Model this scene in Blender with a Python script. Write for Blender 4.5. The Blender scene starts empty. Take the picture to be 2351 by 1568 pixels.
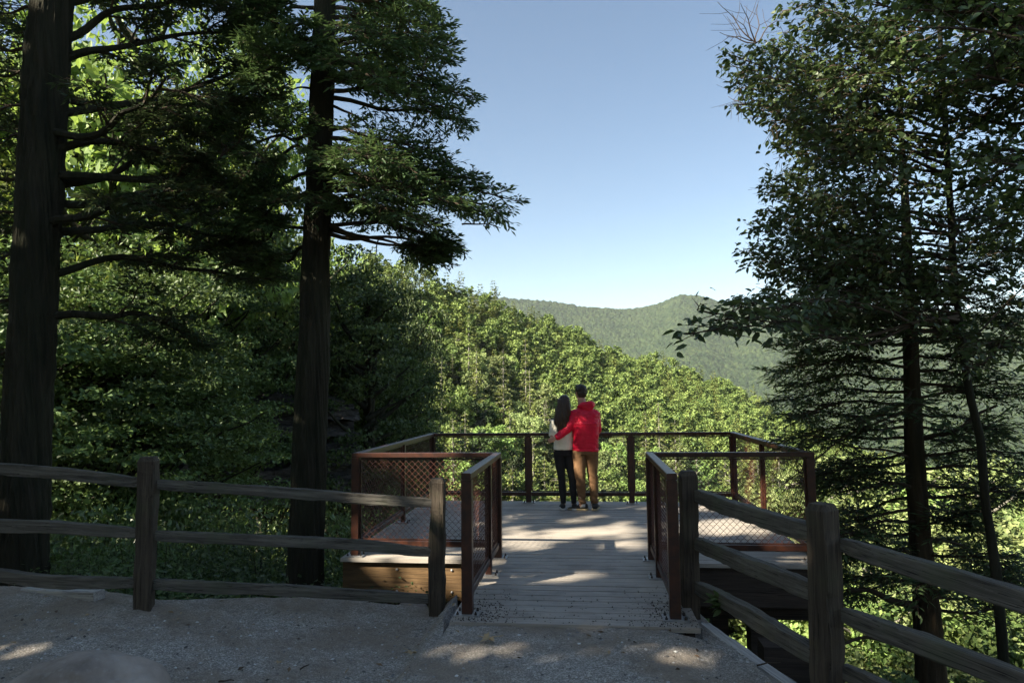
import bpy, bmesh, math
import numpy as np
from mathutils import Matrix, Vector
SC = bpy.context.scene
COL = SC.collection
R = math.radians
rng = np.random.default_rng(7)
# ------------------------------------------------------------------ camera, world, sun, exposure
W0, H0, F0 = 2351.0, 1568.0, 1567.0
CX, CY = W0/2, H0/2
EYE = np.array([0.0, 0.0, 1.68])
VX, VY, ROLL = 1348.0, 903.0, 0.011
_a = np.array([VX-CX, -(VY-CY), -F0]); _a /= np.linalg.norm(_a)
_b = np.array([VX+1000-CX, -(VY-1000*ROLL-CY), -F0])
_x = _b - _a*(_b@_a); _x /= np.linalg.norm(_x)
_z = np.cross(_x, _a)
CAM2W = np.stack([_x, _a, _z])            # rows: world axes in camera coords
cam_d = bpy.data.cameras.new('camera'); cam = bpy.data.objects.new('camera', cam_d); COL.objects.link(cam)
m4 = Matrix([list(CAM2W[i])+[EYE[i]] for i in range(3)]+[[0, 0, 0, 1]])
cam.matrix_world = m4
cam_d.sensor_width = 36; cam_d.lens = F0/W0*36; cam_d.clip_start = 0.05; cam_d.clip_end = 20000
SC.camera = cam
SC.view_settings.view_transform = 'Standard'; SC.view_settings.look = 'None'
SC.view_settings.gamma = 1; SC.view_settings.use_curve_mapping = False
SC.view_settings.exposure = EXPOSURE = 2.42
TOSUN = np.array([-1.13, -0.88, 1.02]); TOSUN /= np.linalg.norm(TOSUN)
SUN_EL = math.asin(TOSUN[2]); SUN_AZ = math.atan2(TOSUN[0], TOSUN[1])
wd = bpy.data.worlds.new('World'); SC.world = wd; wd.use_nodes = True
nt = wd.node_tree; bg = nt.nodes['Background']
sky = nt.nodes.new('ShaderNodeTexSky'); sky.sky_type = 'NISHITA'; sky.sun_disc = False
sky.sun_elevation = SUN_EL; sky.sun_rotation = SUN_AZ
sky.altitude = 600; sky.air_density = 1.0; sky.dust_density = .5; sky.ozone_density = 1.0
hs_ = nt.nodes.new('ShaderNodeHueSaturation'); hs_.inputs['Saturation'].default_value = 1.04
nt.links.new(sky.outputs['Color'], hs_.inputs['Color']); wb_ = nt.nodes.new('ShaderNodeMix'); wb_.data_type = 'RGBA'; wb_.blend_type = 'MULTIPLY'; wb_.inputs[0].default_value = 1; wb_.inputs[7].default_value = (.935, .87, .78, 1)
nt.links.new(hs_.outputs['Color'], wb_.inputs[6]); nt.links.new(wb_.outputs[2], bg.inputs['Color']); bg.inputs['Strength'].default_value = 0.0468
sl = bpy.data.lights.new('sun', 'SUN'); sl.energy = 4.1; sl.angle = R(0.55); sl.color = (1.0, 0.89, 0.72)
so = bpy.data.objects.new('sun', sl); COL.objects.link(so)
so.rotation_euler = Vector(TOSUN).to_track_quat('Z', 'Y').to_euler()
SC.render.engine = 'CYCLES'
SC.cycles.max_bounces = 8; SC.cycles.diffuse_bounces = 5; SC.cycles.glossy_bounces = 2
SC.cycles.transmission_bounces = 5; SC.cycles.transparent_max_bounces = 4
SC.cycles.use_adaptive_sampling = True; SC.cycles.adaptive_threshold = 0.015

def ray(px, py):
    return CAM2W @ np.array([px-CX, -(py-CY), -F0])
def Py(px, py, y):
    d = ray(px, py); return EYE + d*(y/d[1])
def Pz(px, py, z):
    d = ray(px, py); return EYE + d*((z-EYE[2])/d[2])
def Pr(px, py, r):
    d = ray(px, py); return EYE + d*(r/math.hypot(d[0], d[1]))
def proj(p):
    c = CAM2W.T @ (np.asarray(p)-EYE); return CX + F0*c[0]/-c[2], CY - F0*c[1]/-c[2]

# ------------------------------------------------------------------ object helpers
def norm(v):
    v = np.asarray(v, float); return v/np.maximum(np.linalg.norm(v, axis=-1, keepdims=True), 1e-9)
class MB:
    """collects verts and faces (numpy) and links them as one mesh object"""
    def __init__(s): s.V = []; s.F = []; s.n = 0
    def add(s, V, F):
        V = np.asarray(V, float).reshape(-1, 3); F = np.asarray(F, int)
        s.V.append(V); s.F.append(F+s.n); s.n += len(V)
    def mesh(s, name, mat=None, smooth=False):
        me = bpy.data.meshes.new(name)
        if s.n:
            V = np.concatenate(s.V)
            me.vertices.add(len(V)); me.vertices.foreach_set('co', V.ravel())
            loops = np.concatenate([f.ravel() for f in s.F])
            sizes = np.concatenate([np.full(len(f), f.shape[1]) for f in s.F])
            starts = np.concatenate([[0], np.cumsum(sizes)[:-1]])
            me.loops.add(len(loops)); me.loops.foreach_set('vertex_index', loops)
            me.polygons.add(len(sizes)); me.polygons.foreach_set('loop_start', starts)
            me.polygons.foreach_set('loop_total', sizes)
            me.update(calc_edges=True)
            if smooth: me.shade_smooth()
            else: me.shade_flat()
        if mat: me.materials.append(mat)
        return me
    def build(s, name, mat, parent=None, smooth=False):
        o = bpy.data.objects.new(name, s.mesh(name, mat, smooth)); COL.objects.link(o)
        if parent: o.parent = parent
        return o
    def box(s, c, h, M=None):
        c = np.asarray(c, float); h = np.asarray(h, float)
        q = np.array([[-1,-1,-1],[1,-1,-1],[1,1,-1],[-1,1,-1],[-1,-1,1],[1,-1,1],[1,1,1],[-1,1,1]], float)*h
        if M is not None: q = q @ np.asarray(M).T
        s.add(q+c, [[0,3,2,1],[4,5,6,7],[0,1,5,4],[1,2,6,5],[2,3,7,6],[3,0,4,7]])
    def bar(s, a, b, w, h, up=(0, 0, 1), bevel=0.0):
        a = np.asarray(a, float); b = np.asarray(b, float); d = norm(b-a)
        x = norm(np.cross(d, up)); z = np.cross(x, d)
        if bevel <= 0:
            q = [(-w/2, -h/2), (w/2, -h/2), (w/2, h/2), (-w/2, h/2)]
        else:
            e = bevel
            q = [(-w/2+e, -h/2), (w/2-e, -h/2), (w/2, -h/2+e), (w/2, h/2-e), (w/2-e, h/2), (-w/2+e, h/2), (-w/2, h/2-e), (-w/2, -h/2+e)]
        n = len(q); V = [a+x*u+z*v for u, v in q]+[b+x*u+z*v for u, v in q]
        s.add(V, [[i, (i+1) % n, n+(i+1) % n, n+i] for i in range(n)])
        s.F.append(np.array([list(range(n))[::-1]])+s.n-2*n); s.F.append(np.array([list(range(n, 2*n))])+s.n-2*n)
    def tube(s, pts, rad, k=8, cap=True):
        pts = np.asarray(pts, float); n = len(pts); rad = np.broadcast_to(np.asarray(rad, float), (n,))
        T = norm(np.gradient(pts, axis=0)); up = np.array([0.13, 0.21, 0.97])
        if abs(T[0] @ norm(up)) > 0.9: up = np.array([1.0, 0.1, 0.0])
        X = norm(np.cross(T, up)); Y = np.cross(T, X)
        th = np.arange(k)*2*np.pi/k
        V = pts[:, None]+(X[:, None]*np.cos(th)[None, :, None]+Y[:, None]*np.sin(th)[None, :, None])*rad[:, None, None]
        i = np.arange(n-1)[:, None]*k; j = np.arange(k)[None, :]; j2 = (j+1) % k
        F = np.stack([i+j, i+j2, i+k+j2, i+k+j], -1).reshape(-1, 4)
        s.add(V, F)
        if cap:
            s.F.append(np.array([list(range(k))[::-1]])+s.n-n*k); s.F.append(np.array([list(range((n-1)*k, n*k))])+s.n-n*k)
    def prisms(s, A, B, ra, rb):
        """many thin tapering 3-sided twigs at once"""
        N = len(A)
        if N == 0: return
        d = norm(B-A); x = norm(np.cross(d, np.array([0.3, 0.2, 1.0]))); y = np.cross(d, x)
        V = np.empty((N, 6, 3))
        for q in range(3):
            a = q*2*np.pi/3; o = x*math.cos(a)+y*math.sin(a)
            V[:, q] = A+o*np.reshape(ra, (-1, 1)); V[:, q+3] = B+o*np.reshape(rb, (-1, 1))
        f = np.array([[0, 1, 4, 3], [1, 2, 5, 4], [2, 0, 3, 5]])
        s.add(V, (np.arange(N)[:, None, None]*6+f).reshape(-1, 4))
    def rhombs(s, P, D, Nn, L, Wd, fold=0.0, long=False):
        """leaves: P base, D axis, Nn normal"""
        N = len(P)
        if N == 0: return
        D = norm(D); S = norm(np.cross(D, Nn)); U = np.cross(S, D)
        L = np.reshape(np.broadcast_to(L, (N,)), (-1, 1)); Wd = np.reshape(np.broadcast_to(Wd, (N,)), (-1, 1))
        if not long:
            V = np.stack([P, P+D*L*.45+S*Wd*.5+U*fold*Wd, P+D*L, P+D*L*.45-S*Wd*.5+U*fold*Wd], 1)
            s.add(V, np.arange(N*4).reshape(-1, 4))
        else:
            V = np.stack([P, P+D*L*.25+S*Wd*.42+U*fold*Wd, P+D*L*.62+S*Wd*.42+U*fold*Wd*.7, P+D*L-U*fold*Wd,
                          P+D*L*.62-S*Wd*.42+U*fold*Wd*.7, P+D*L*.25-S*Wd*.42+U*fold*Wd], 1)
            s.add(V, np.arange(N*6).reshape(-1, 6))

def tag(o, label=None, cat=None, group=None, kind=None):
    if label: o['label'] = label
    if cat: o['category'] = cat
    if group: o['group'] = group
    if kind: o['kind'] = kind
    return o
def empty(name, loc=(0, 0, 0), label=None, cat=None, group=None):
    o = bpy.data.objects.new(name, None); COL.objects.link(o); o.location = loc; o.empty_display_size = .2
    return tag(o, label, cat, group)
def under(parent, ob):
    """parent keeping world position (parent is unrotated)"""
    ob.parent = parent; ob.matrix_parent_inverse = Matrix.Translation(-Vector(parent.location))
    return ob

# ------------------------------------------------------------------ materials
class NT:
    def __init__(s, name):
        s.m = bpy.data.materials.new(name); s.m.use_nodes = True; s.t = s.m.node_tree
        s.b = s.t.nodes['Principled BSDF']; s.out = s.t.nodes['Material Output']
    def n(s, typ, **kw):
        x = s.t.nodes.new('ShaderNode'+typ)
        for k, v in kw.items(): setattr(x, k, v)
        return x
    def l(s, a, b): s.t.links.new(a, b)
    def coord(s, which='Object', scale=(1, 1, 1)):
        c = s.n('TexCoord'); mp = s.n('Mapping'); mp.inputs['Scale'].default_value = scale
        s.l(c.outputs[which], mp.inputs['Vector']); return mp.outputs['Vector']
    def geo(s, scale=(1, 1, 1)):
        c = s.n('NewGeometry'); mp = s.n('Mapping'); mp.inputs['Scale'].default_value = scale
        s.l(c.outputs['Position'], mp.inputs['Vector']); return mp.outputs['Vector']
    def noise(s, vec, scale, detail=4, rough=.6, dist=0):
        x = s.n('TexNoise'); x.inputs['Scale'].default_value = scale; x.inputs['Detail'].default_value = detail
        x.inputs['Roughness'].default_value = rough; x.inputs['Distortion'].default_value = dist
        if vec is not None: s.l(vec, x.inputs['Vector'])
        return x.outputs['Fac']
    def ramp(s, fac, stops):
        x = s.n('ValToRGB'); e = x.color_ramp.elements
        while len(e) < len(stops): e.new(0.5)
        for i, (p, c) in enumerate(stops):
            e[i].position = p; e[i].color = (*c, 1) if len(c) == 3 else c
        s.l(fac, x.inputs['Fac']); return x.outputs['Color']
    def mix(s, fac, a, b, mode='MIX'):
        x = s.n('Mix', data_type='RGBA', blend_type=mode)
        for v, i in ((fac, 0), (a, 6), (b, 7)):
            if hasattr(v, 'is_linked'): s.l(v, x.inputs[i])
            else: x.inputs[i].default_value = (*v, 1) if isinstance(v, tuple) else v
        return x.outputs[2]
    def math(s, op, a, b=None):
        x = s.n('Math', operation=op)
        for v, i in ((a, 0), (b, 1)):
            if v is None: continue
            if hasattr(v, 'is_linked'): s.l(v, x.inputs[i])
            else: x.inputs[i].default_value = v
        return x.outputs[0]
    def bump(s, h, strength=.5, dist=.01):
        x = s.n('Bump'); x.inputs['Strength'].default_value = strength; x.inputs['Distance'].default_value = dist
        s.l(h, x.inputs['Height']); s.l(x.outputs['Normal'], s.b.inputs['Normal']); return x
    def set(s, color=None, rough=None, metal=None, spec=None):
        if color is not None:
            if hasattr(color, 'is_linked'): s.l(color, s.b.inputs['Base Color'])
            else: s.b.inputs['Base Color'].default_value = (*color, 1)
        if rough is not None:
            if hasattr(rough, 'is_linked'): s.l(rough, s.b.inputs['Roughness'])
            else: s.b.inputs['Roughness'].default_value = rough
        if metal is not None: s.b.inputs['Metallic'].default_value = metal
        if spec is not None: s.b.inputs['Specular IOR Level'].default_value = spec
        return s.m

def leaf_mat(name, dark, light, trans=.28, spec=.35, rough=.5, clump=1.2, yellow=None):
    """foliage: clump-scale and leaf-scale variation of real leaf colour, plus light passing through"""
    t = NT(name)
    n1 = t.noise(t.geo(), clump, 3)
    g = t.n('NewGeometry'); oi = t.n('ObjectInfo')
    f = t.math('ADD', t.math('SUBTRACT', t.math('MULTIPLY', n1, 1.25), .35), t.math('MULTIPLY', g.outputs['Random Per Island'], .45))
    f = t.math('ADD', f, t.math('MULTIPLY', t.math('SUBTRACT', oi.outputs['Random'], .5), .6))
    mid = tuple((a+b)/2 for a, b in zip(dark, light))
    c = t.ramp(f, [(.2, dark), (.5, mid), (.8, light)]); hv = t.n('HueSaturation'); t.l(t.math('ADD', t.math('MULTIPLY', oi.outputs['Random'], .05), .475), hv.inputs['Hue']); hv.inputs['Saturation'].default_value = .95; t.l(c, hv.inputs['Color']); c = hv.outputs['Color']
    if yellow:
        y = t.math('GREATER_THAN', g.outputs['Random Per Island'], .93); c = t.mix(y, c, yellow)
    t.set(color=c, rough=rough, spec=spec)
    tr = t.n('BsdfTranslucent'); hs = t.n('HueSaturation'); hs.inputs['Saturation'].default_value = 1.1; hs.inputs['Value'].default_value = 1.5
    hs.inputs['Hue'].default_value = .48
    t.l(c, hs.inputs['Color']); t.l(hs.outputs['Color'], tr.inputs['Color'])
    mx = t.n('MixShader'); mx.inputs[0].default_value = trans
    t.l(t.b.outputs[0], mx.inputs[1]); t.l(tr.outputs[0], mx.inputs[2]); t.l(mx.outputs[0], t.out.inputs['Surface'])
    return t.m

def bark_mat(name, dark, light, vs=.12, scale=9):
    t = NT(name); v = t.coord('Object', (1, 1, vs))
    n = t.noise(v, scale, 6, .65, .6); n2 = t.noise(t.coord('Object', (1, 1, .5)), 3, 3)
    c = t.ramp(n, [(.3, dark), (.7, light)]); c = t.mix(t.math('MULTIPLY', n2, .35), c, (.05, .07, .035))
    t.set(color=c, rough=.9, spec=.15); t.bump(n, 1.0, .05); return t.m

M = {}
M['hemlock'] = leaf_mat('hemlock_needles', (.032, .062, .026), (.09, .145, .05), .22, .3, .55)
M['beech'] = leaf_mat('beech_leaves', (.036, .072, .026), (.10, .155, .042), .3, .45, .42)
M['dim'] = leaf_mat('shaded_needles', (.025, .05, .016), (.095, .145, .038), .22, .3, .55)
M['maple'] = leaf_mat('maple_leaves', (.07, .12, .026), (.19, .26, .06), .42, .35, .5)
M['shrub'] = leaf_mat('shrub_leaves', (.05, .09, .03), (.13, .21, .055), .35, .35, .5)
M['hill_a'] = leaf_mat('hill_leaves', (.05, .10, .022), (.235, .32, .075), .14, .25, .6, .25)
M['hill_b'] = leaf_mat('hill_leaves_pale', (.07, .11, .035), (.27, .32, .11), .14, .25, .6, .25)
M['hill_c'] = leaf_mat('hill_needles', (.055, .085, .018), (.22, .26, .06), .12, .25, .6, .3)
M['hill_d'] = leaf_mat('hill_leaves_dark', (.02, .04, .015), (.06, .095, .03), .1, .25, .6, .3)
M['bark'] = bark_mat('rough_bark', (.007, .006, .005), (.040, .031, .024))
M['bark_red'] = bark_mat('reddish_bark', (.018, .012, .009), (.085, .055, .035), .15, 12)
M['bark_grey'] = bark_mat('pale_grey_bark', (.14, .13, .11), (.32, .3, .26), .3, 6)
M['twig'] = NT('twig_bark').set((.06, .045, .032), .9, 0, .2)

def wood_mat(name, dark, light, axis='x', sat=None, rough=.75, moss=.0, scale=1.0, knots=False):
    t = NT(name); s = {'x': (.35, 9, 9), 'y': (9, .35, 9), 'z': (9, 9, .35)}[axis]
    v = t.coord('Object', tuple(q*scale for q in s))
    n = t.noise(v, 4, 6, .62, .8); n2 = t.noise(t.coord('Object'), 1.6, 3)
    f = t.math('ADD', t.math('MULTIPLY', n, .75), t.math('MULTIPLY', n2, .25))
    c = t.ramp(f, [(.32, dark), (.62, light)])
    cr = t.noise(t.coord('Object', tuple(q*scale*(2.6 if q > 1 else 1.2) for q in s)), 5, 3, .5, 1.2); c = t.mix(t.ramp(cr, [(.60, (0, 0, 0)), (.66, (.85,)*3)]), c, tuple(q*.45 for q in dark)); n = t.math('SUBTRACT', n, t.math('MULTIPLY', t.math('GREATER_THAN', cr, .62), .5))
    if moss: 
        n3 = t.noise(t.coord('Object'), 3.1, 4); c = t.mix(t.ramp(n3, [(.5, (0, 0, 0)), (.7, (moss,)*3)]), c, (.05, .07, .03))
    t.set(color=c, rough=rough, spec=.25); t.bump(n, .6, .012); return t.m
M['rail_wood'] = wood_mat('weathered_rail_wood', (.018, .016, .013), (.14, .13, .11), 'x', moss=.35)
M['post_wood'] = wood_mat('weathered_post_wood', (.018, .014, .010), (.085, .068, .050), 'z', moss=.3)
M['fascia'] = wood_mat('brown_fascia_timber', (.05, .029, .014), (.13, .08, .036), 'x')
M['timber_pale'] = wood_mat('pale_grey_timber', (.22, .22, .22), (.48, .47, .45), 'x')
M['beam_dark'] = wood_mat('dark_beam_timber', (.02, .016, .012), (.06, .045, .035), 'x')
t = NT('rusty_steel'); n = t.noise(t.coord(), 14, 5); t.set(t.ramp(n, [(.3, (.014, .006, .0045)), (.7, (.06, .018, .008))]), .42, 0, .5)
t.bump(t.noise(t.coord(), 120, 2), .12, .002); M['steel'] = t.m
t = NT('rust_mesh_wire'); M['wire'] = t.set((.075, .025, .014), .5, 0, .5)
t = NT('galvanised_plate'); n = t.noise(t.coord(), 30, 3); M['galv'] = t.set(t.ramp(n, [(.3, (.22, .22, .22)), (.7, (.42, .42, .41))]), .4, .5)
M['bolt'] = NT('bolt_dark').set((.06, .05, .045), .4, .6)
# ------------------------------------------------------------------ deck and walkway
t = NT('deck_board'); g = t.n('SeparateXYZ'); t.l(t.geo(), g.inputs[0])
row = t.math('FLOOR', t.math('DIVIDE', g.outputs['Y'], .145))
wn = t.n('TexWhiteNoise', noise_dimensions='1D'); t.l(row, wn.inputs['W'])
n = t.noise(t.geo((.6, 12, 12)), 5, 5, .6, .4); n2 = t.noise(t.geo(), 2.3, 5, .65)
c = t.ramp(n, [(.3, (.19, .172, .15)), (.7, (.36, .33, .29))])
c = t.mix(t.math('MULTIPLY', wn.outputs['Value'], .3), c, (.40, .35, .29))
c = t.mix(t.ramp(n2, [(.52, (0, 0, 0)), (.72, (.55,)*3)]), c, (.09, .08, .07))
c = t.mix(t.ramp(t.noise(t.geo(), 34, 3), [(.66, (0, 0, 0)), (.72, (.8,)*3)]), c, (.035, .03, .025))
t.set(c, .62, 0, .35); t.bump(n, .25, .004); M['deck'] = t.m

PY0, PY1 = 7.07, 10.88         # platform front and back edges
PX0, PX1 = -2.59, 2.27
WX0, WX1 = -1.05, 0.775         # walkway edges
WY0 = 5.14
plat = empty('viewing_platform', (0, 8, 0), 'timber viewing platform with grey deck boards reached by a short walkway', 'platform')
mb = MB(); y = WY0; k = 0
while y < PY1-.02:
    y1 = min(y+.131, PY1); 
    if y >= PY0-.05: x0, x1 = PX0, PX1
    else: x0, x1 = WX0, WX1
    j = rng.normal(0, .0012)
    mb.box(((x0+x1)/2, (y+y1)/2, -.019+j), ((x1-x0)/2, (y1-y)/2, .019)); y += .145
under(plat, mb.build('deck_boards', M['deck']))
# dark under-layer so that the gaps read dark, joists below
jm = MB()
for x in np.arange(PX0+.15, PX1, .41): jm.box((x, (PY0+PY1)/2+.05, -.16), (.022, (PY1-PY0)/2-.14, .115))
under(plat, jm.build('joists', M['beam_dark']))
jm = MB()
for x in (WX0+.06, WX0+.6, WX1-.6, WX1-.06): jm.box((x, (WY0+PY0)/2, -.17), (.03, (PY0-WY0)/2-.06, .125))
under(plat, jm.build('walkway_joists', M['beam_dark']))
fm = MB()
fm.box(((PX0+WX0)/2-.0, PY0+.035, -.235), ((WX0-PX0)/2-.01, .028, .19)); under(plat, fm.build('fascia_board', M['fascia']))
fm = MB(); fm.box(((PX1+WX1)/2, PY0+.035, -.235), ((PX1-WX1)/2-.01, .028, .19)); under(plat, fm.build('fascia_board', M['beam_dark']))  # right board in darker timber than the left, its shade put into the colour
for x, s in ((PX0+.03, 1), (PX1-.03, -1)):
    fm = MB(); fm.box((x, (PY0+PY1)/2+.04, -.235), (.028, (PY1-PY0)/2-.06, .19)); under(plat, fm.build('side_beam', M['fascia']))
fm = MB(); fm.box(((PX0+PX1)/2, PY1-.03, -.235), ((PX1-PX0)/2-.08, .028, .19)); under(plat, fm.build('back_beam', M['fascia']))
fm = MB(); fm.box((WX0+.03, (WY0+PY0)/2+.1, -.16), (.02, (PY0-WY0)/2-.14, .12)); under(plat, fm.build('walkway_side_beam', M['fascia']))
fm = MB(); fm.box((WX1-.03, (WY0+PY0)/2+.1, -.16), (.02, (PY0-WY0)/2-.14, .12)); under(plat, fm.build('walkway_side_beam', M['fascia']))
# carrying beam and posts under the platform
for y in (PY0+.55, PY1-.9):
    bm_ = MB(); bm_.box((-.1, y, -.54), (2.35, .09, .14)); under(plat, bm_.build('carrying_beam', M['beam_dark']))
    for x in (-2.0, -.1, 1.75):
        p_ = MB(); p_.box((x, y, -2.2), (.11, .11, 1.52)); under(plat, p_.build('support_post', M['beam_dark']))
# grey end block and near support on the left, pillar on the right
b_ = MB(); b_.box((-2.12, 6.60, -.50), (.26, .16, .05)); under(plat, b_.build('cap_block', M['timber_pale']))
b_ = MB(); b_.box((-1.98, 6.64, -1.1), (.26, .11, .55)); under(plat, b_.build('support_post', M['beam_dark']))
b_ = MB(); b_.box((1.62, 6.2, -1.2), (.19, .12, .75)); under(plat, b_.build('support_post', M['beam_dark']))
# bolt heads on the fascia
for x in (-1.62, -1.42, -2.0):
    for z in (-.12, -.34):
        bm_ = MB(); a = np.array([x, PY0+.008, z]); bm_.tube([a, a+[0, -.008, 0], a+[0, -.014, 0]], [.014, .013, .006], 10); under(plat, bm_.build('bolt_head', M['galv']))
# screws in rows over the joists
bm_ = MB(); y = WY0+.03
while y < PY1:
    xs = (-.9, -.5, -.1, .3, .66) if y < PY0 else np.arange(-2.5, 2.4, .41)
    for x in xs:
        for dy in (0, .075):
            if rng.random() < .75: bm_.tube([[x+rng.normal(0, .004), y+dy, 0], [x, y+dy, .0012]], .0035, 6)
    y += .145
tag(under(plat, bm_.build('deck_screws', M['galv'])), kind='stuff')

# ------------------------------------------------------------------ steel railing
rail = empty('steel_railing', (0, 7, 0), 'rust brown steel railing with diamond wire mesh around the viewing platform', 'railing')
RH = 1.05
gl, gr = -.945, .62
corners_l = [(gl, 5.32), (gl, 7.13), (-2.46, 7.13), (-2.46, 10.72)]
corners_r = [(gr, 5.32), (gr, 7.13), (2.18, 7.13), (2.18, 10.72)]
posts = [(gl, 5.32), (gl, 6.46), (gl, 7.13), (-2.46, 7.13), (-2.46, 9.0), (-2.46, 10.72),
         (gr, 5.32), (gr, 6.46), (gr, 7.13), (2.18, 7.13), (2.18, 9.0), (2.18, 10.72), (-.93, 10.72), (.65, 10.72)]
for x, y in posts:
    near = abs(y-5.32) < .01
    p_ = MB(); w = .082 if near or y in (7.13, 10.72) else .06
    p_.bar((x, y, .012), (x, y, RH-.027), w, w, up=(0, 1, 0), bevel=.005); po = under(rail, p_.build('post', M['steel']))
    b_ = MB(); b_.box((x, y, .006), (.095, .075, .006)); pl = under(po, b_.build('base_plate', M['galv'])); pl.matrix_parent_inverse = Matrix.Identity(4)
    for sx in (-1, 1):
        for sy in (-1, 1):
            b_ = MB(); a = np.array([x+sx*.07, y+sy*.05, .012]); b_.tube([a, a+[0, 0, .012], a+[0, 0, .0121], a+[0, 0, .024]], [.011, .011, .006, .006], 6)
            bo = under(po, b_.build('bolt', M['bolt'])); bo.matrix_parent_inverse = Matrix.Identity(4)
def seg(a, b, wp=.041):
    a = np.array(a, float); b = np.array(b, float); L = np.linalg.norm(b-a); d = (b-a)/L
    t_ = MB(); t_.bar((*a, RH), (*b, RH), .075, .05, bevel=.006)
    return t_
segs = [((gl, 5.275), (gl, 7.165)), ((-2.425, 7.13), (gl-.04, 7.13)), ((-2.46, 7.09), (-2.46, 10.76)),
        ((gr, 5.275), (gr, 7.165)), ((gr+.04, 7.13), (2.145, 7.13)), ((2.18, 7.09), (2.18, 10.76)), ((-2.43, 10.72), (2.14, 10.72))]
for a, b in segs: under(rail, seg(a, b).build('top_rail', M['steel']))
def panel(a, b):
    """bottom rail, thin frame and woven diamond mesh between two posts"""
    a = np.array(a, float); b = np.array(b, float); L0 = np.linalg.norm(b-a); d = (b-a)/L0
    a2 = a+d*.042; b2 = b-d*.042; L = np.linalg.norm(b2-a2)
    m_ = MB(); zb = .135
    m_.bar((*a2, zb), (*b2, zb), .04, .055, bevel=.004); under(rail, m_.build('bottom_rail', M['steel']))
    z0, z1 = zb+.03, RH-.03
    m_ = MB()
    for s0, s1 in (((0.008, z0+.01), (L-.008, z0+.01)), ((0.008, z1-.01), (L-.008, z1-.01))):
        m_.bar((*(a2+d*s0[0]), s0[1]), (*(a2+d*s1[0]), s1[1]), .012, .016)
    for s_ in (.008, L-.008):
        q = a2+d*s_; m_.bar((*q, z0+.018), (*q, z1-.018), .012, .016, up=(*d, 0))
    under(rail, m_.build('mesh_frame', M['steel']))
    w_ = MB(); hh = z1-z0; p = .066; sl_ = 1.0
    nrm = np.array([-d[1], d[0]])
    for sg in (1, -1):
        c0 = -hh*2
        while c0 < L+hh*2:
            # line: u = c0 + sg*v ; clip to box
            v0, v1 = 0.0, hh
            if sg > 0: v0 = max(v0, -c0); v1 = min(v1, L-c0)
            else: v0 = max(v0, c0-L); v1 = min(v1, c0)
            if v1-v0 > .02:
                q = lambda v: np.array([*(a2+d*(c0+sg*v)+nrm*sg*.0022), z0+v])
                w_.bar(q(v0), q(v1), .0034, .0034, up=(*nrm, 0.1))
            c0 += p
    under(rail, w_.build('wire_mesh', M['wire']))
for a, b in (((gl, 5.32), (gl, 6.46)), ((gl, 6.46), (gl, 7.13)), ((-2.46, 7.13), (gl, 7.13)), ((-2.46, 7.13), (-2.46, 9.0)), ((-2.46, 9.0), (-2.46, 10.72)),
             ((gr, 5.32), (gr, 6.46)), ((gr, 6.46), (gr, 7.13)), ((gr, 7.13), (2.18, 7.13)), ((2.18, 7.13), (2.18, 9.0)), ((2.18, 9.0), (2.18, 10.72)),
             ((-2.46, 10.72), (-.93, 10.72)), ((-.93, 10.72), (.65, 10.72)), ((.65, 10.72), (2.18, 10.72))): panel(a, b)

# ------------------------------------------------------------------ split rail fences
def vnoise(x, seed):
    """smooth 1d value noise"""
    r_ = np.random.default_rng(seed); tb = r_.normal(0, 1, 512); x = np.asarray(x, float)+100
    i = np.floor(x).astype(int); f = x-i; f = f*f*(3-2*f)
    return tb[i % 512]*(1-f)+tb[(i+1) % 512]*f
def timber(mb_, a, b, w, h, seed, n=40, up=(0, 0, 1), wob=.012, taper=True, dome=0.0):
    """rough split timber: an octagonal section with wobble along its length"""
    a = np.asarray(a, float); b = np.asarray(b, float); d = norm(b-a); x = norm(np.cross(d, up)); z = np.cross(x, d)
    L = np.linalg.norm(b-a); s = np.linspace(0, 1, n)
    q = np.array([(-.5, -.44), (-.42, -.5), (.44, -.5), (.5, -.40), (.5, .42), (.43, .5), (-.44, .48), (-.5, .41)])
    k = len(q); V = np.empty((n, k, 3)); r_ = np.random.default_rng(seed)
    sc = np.ones(n)
    if taper: sc = 1-.30*np.exp(-(s*L/.09))-.30*np.exp(-((1-s)*L/.09))
    cx = vnoise(s*L*1.6, seed)*wob; cz = vnoise(s*L*1.3, seed+1)*wob
    for j in range(k):
        ej = 1+.05*vnoise(s*L*5, seed+10+j)+.03*vnoise(s*L*17, seed+30+j)
        V[:, j] = a+d*(s*L)[:, None]+x*(cx+q[j, 0]*w*sc*ej)[:, None]+z*(cz+q[j, 1]*h*sc*ej)[:, None]
    if dome: V[-1] = V[-1]*.75+V[-1].mean(0)*.25; V[-2] += 0
    i = np.arange(n-1)[:, None]*k; j = np.arange(k)[None]; j2 = (j+1) % k
    mb_.add(V, np.stack([i+j, i+j2, i+k+j2, i+k+j], -1).reshape(-1, 4))
    mb_.F.append(np.array([list(range(k))[::-1]])+mb_.n-n*k); mb_.F.append(np.array([list(range((n-1)*k, n*k))])+mb_.n-n*k)
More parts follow.
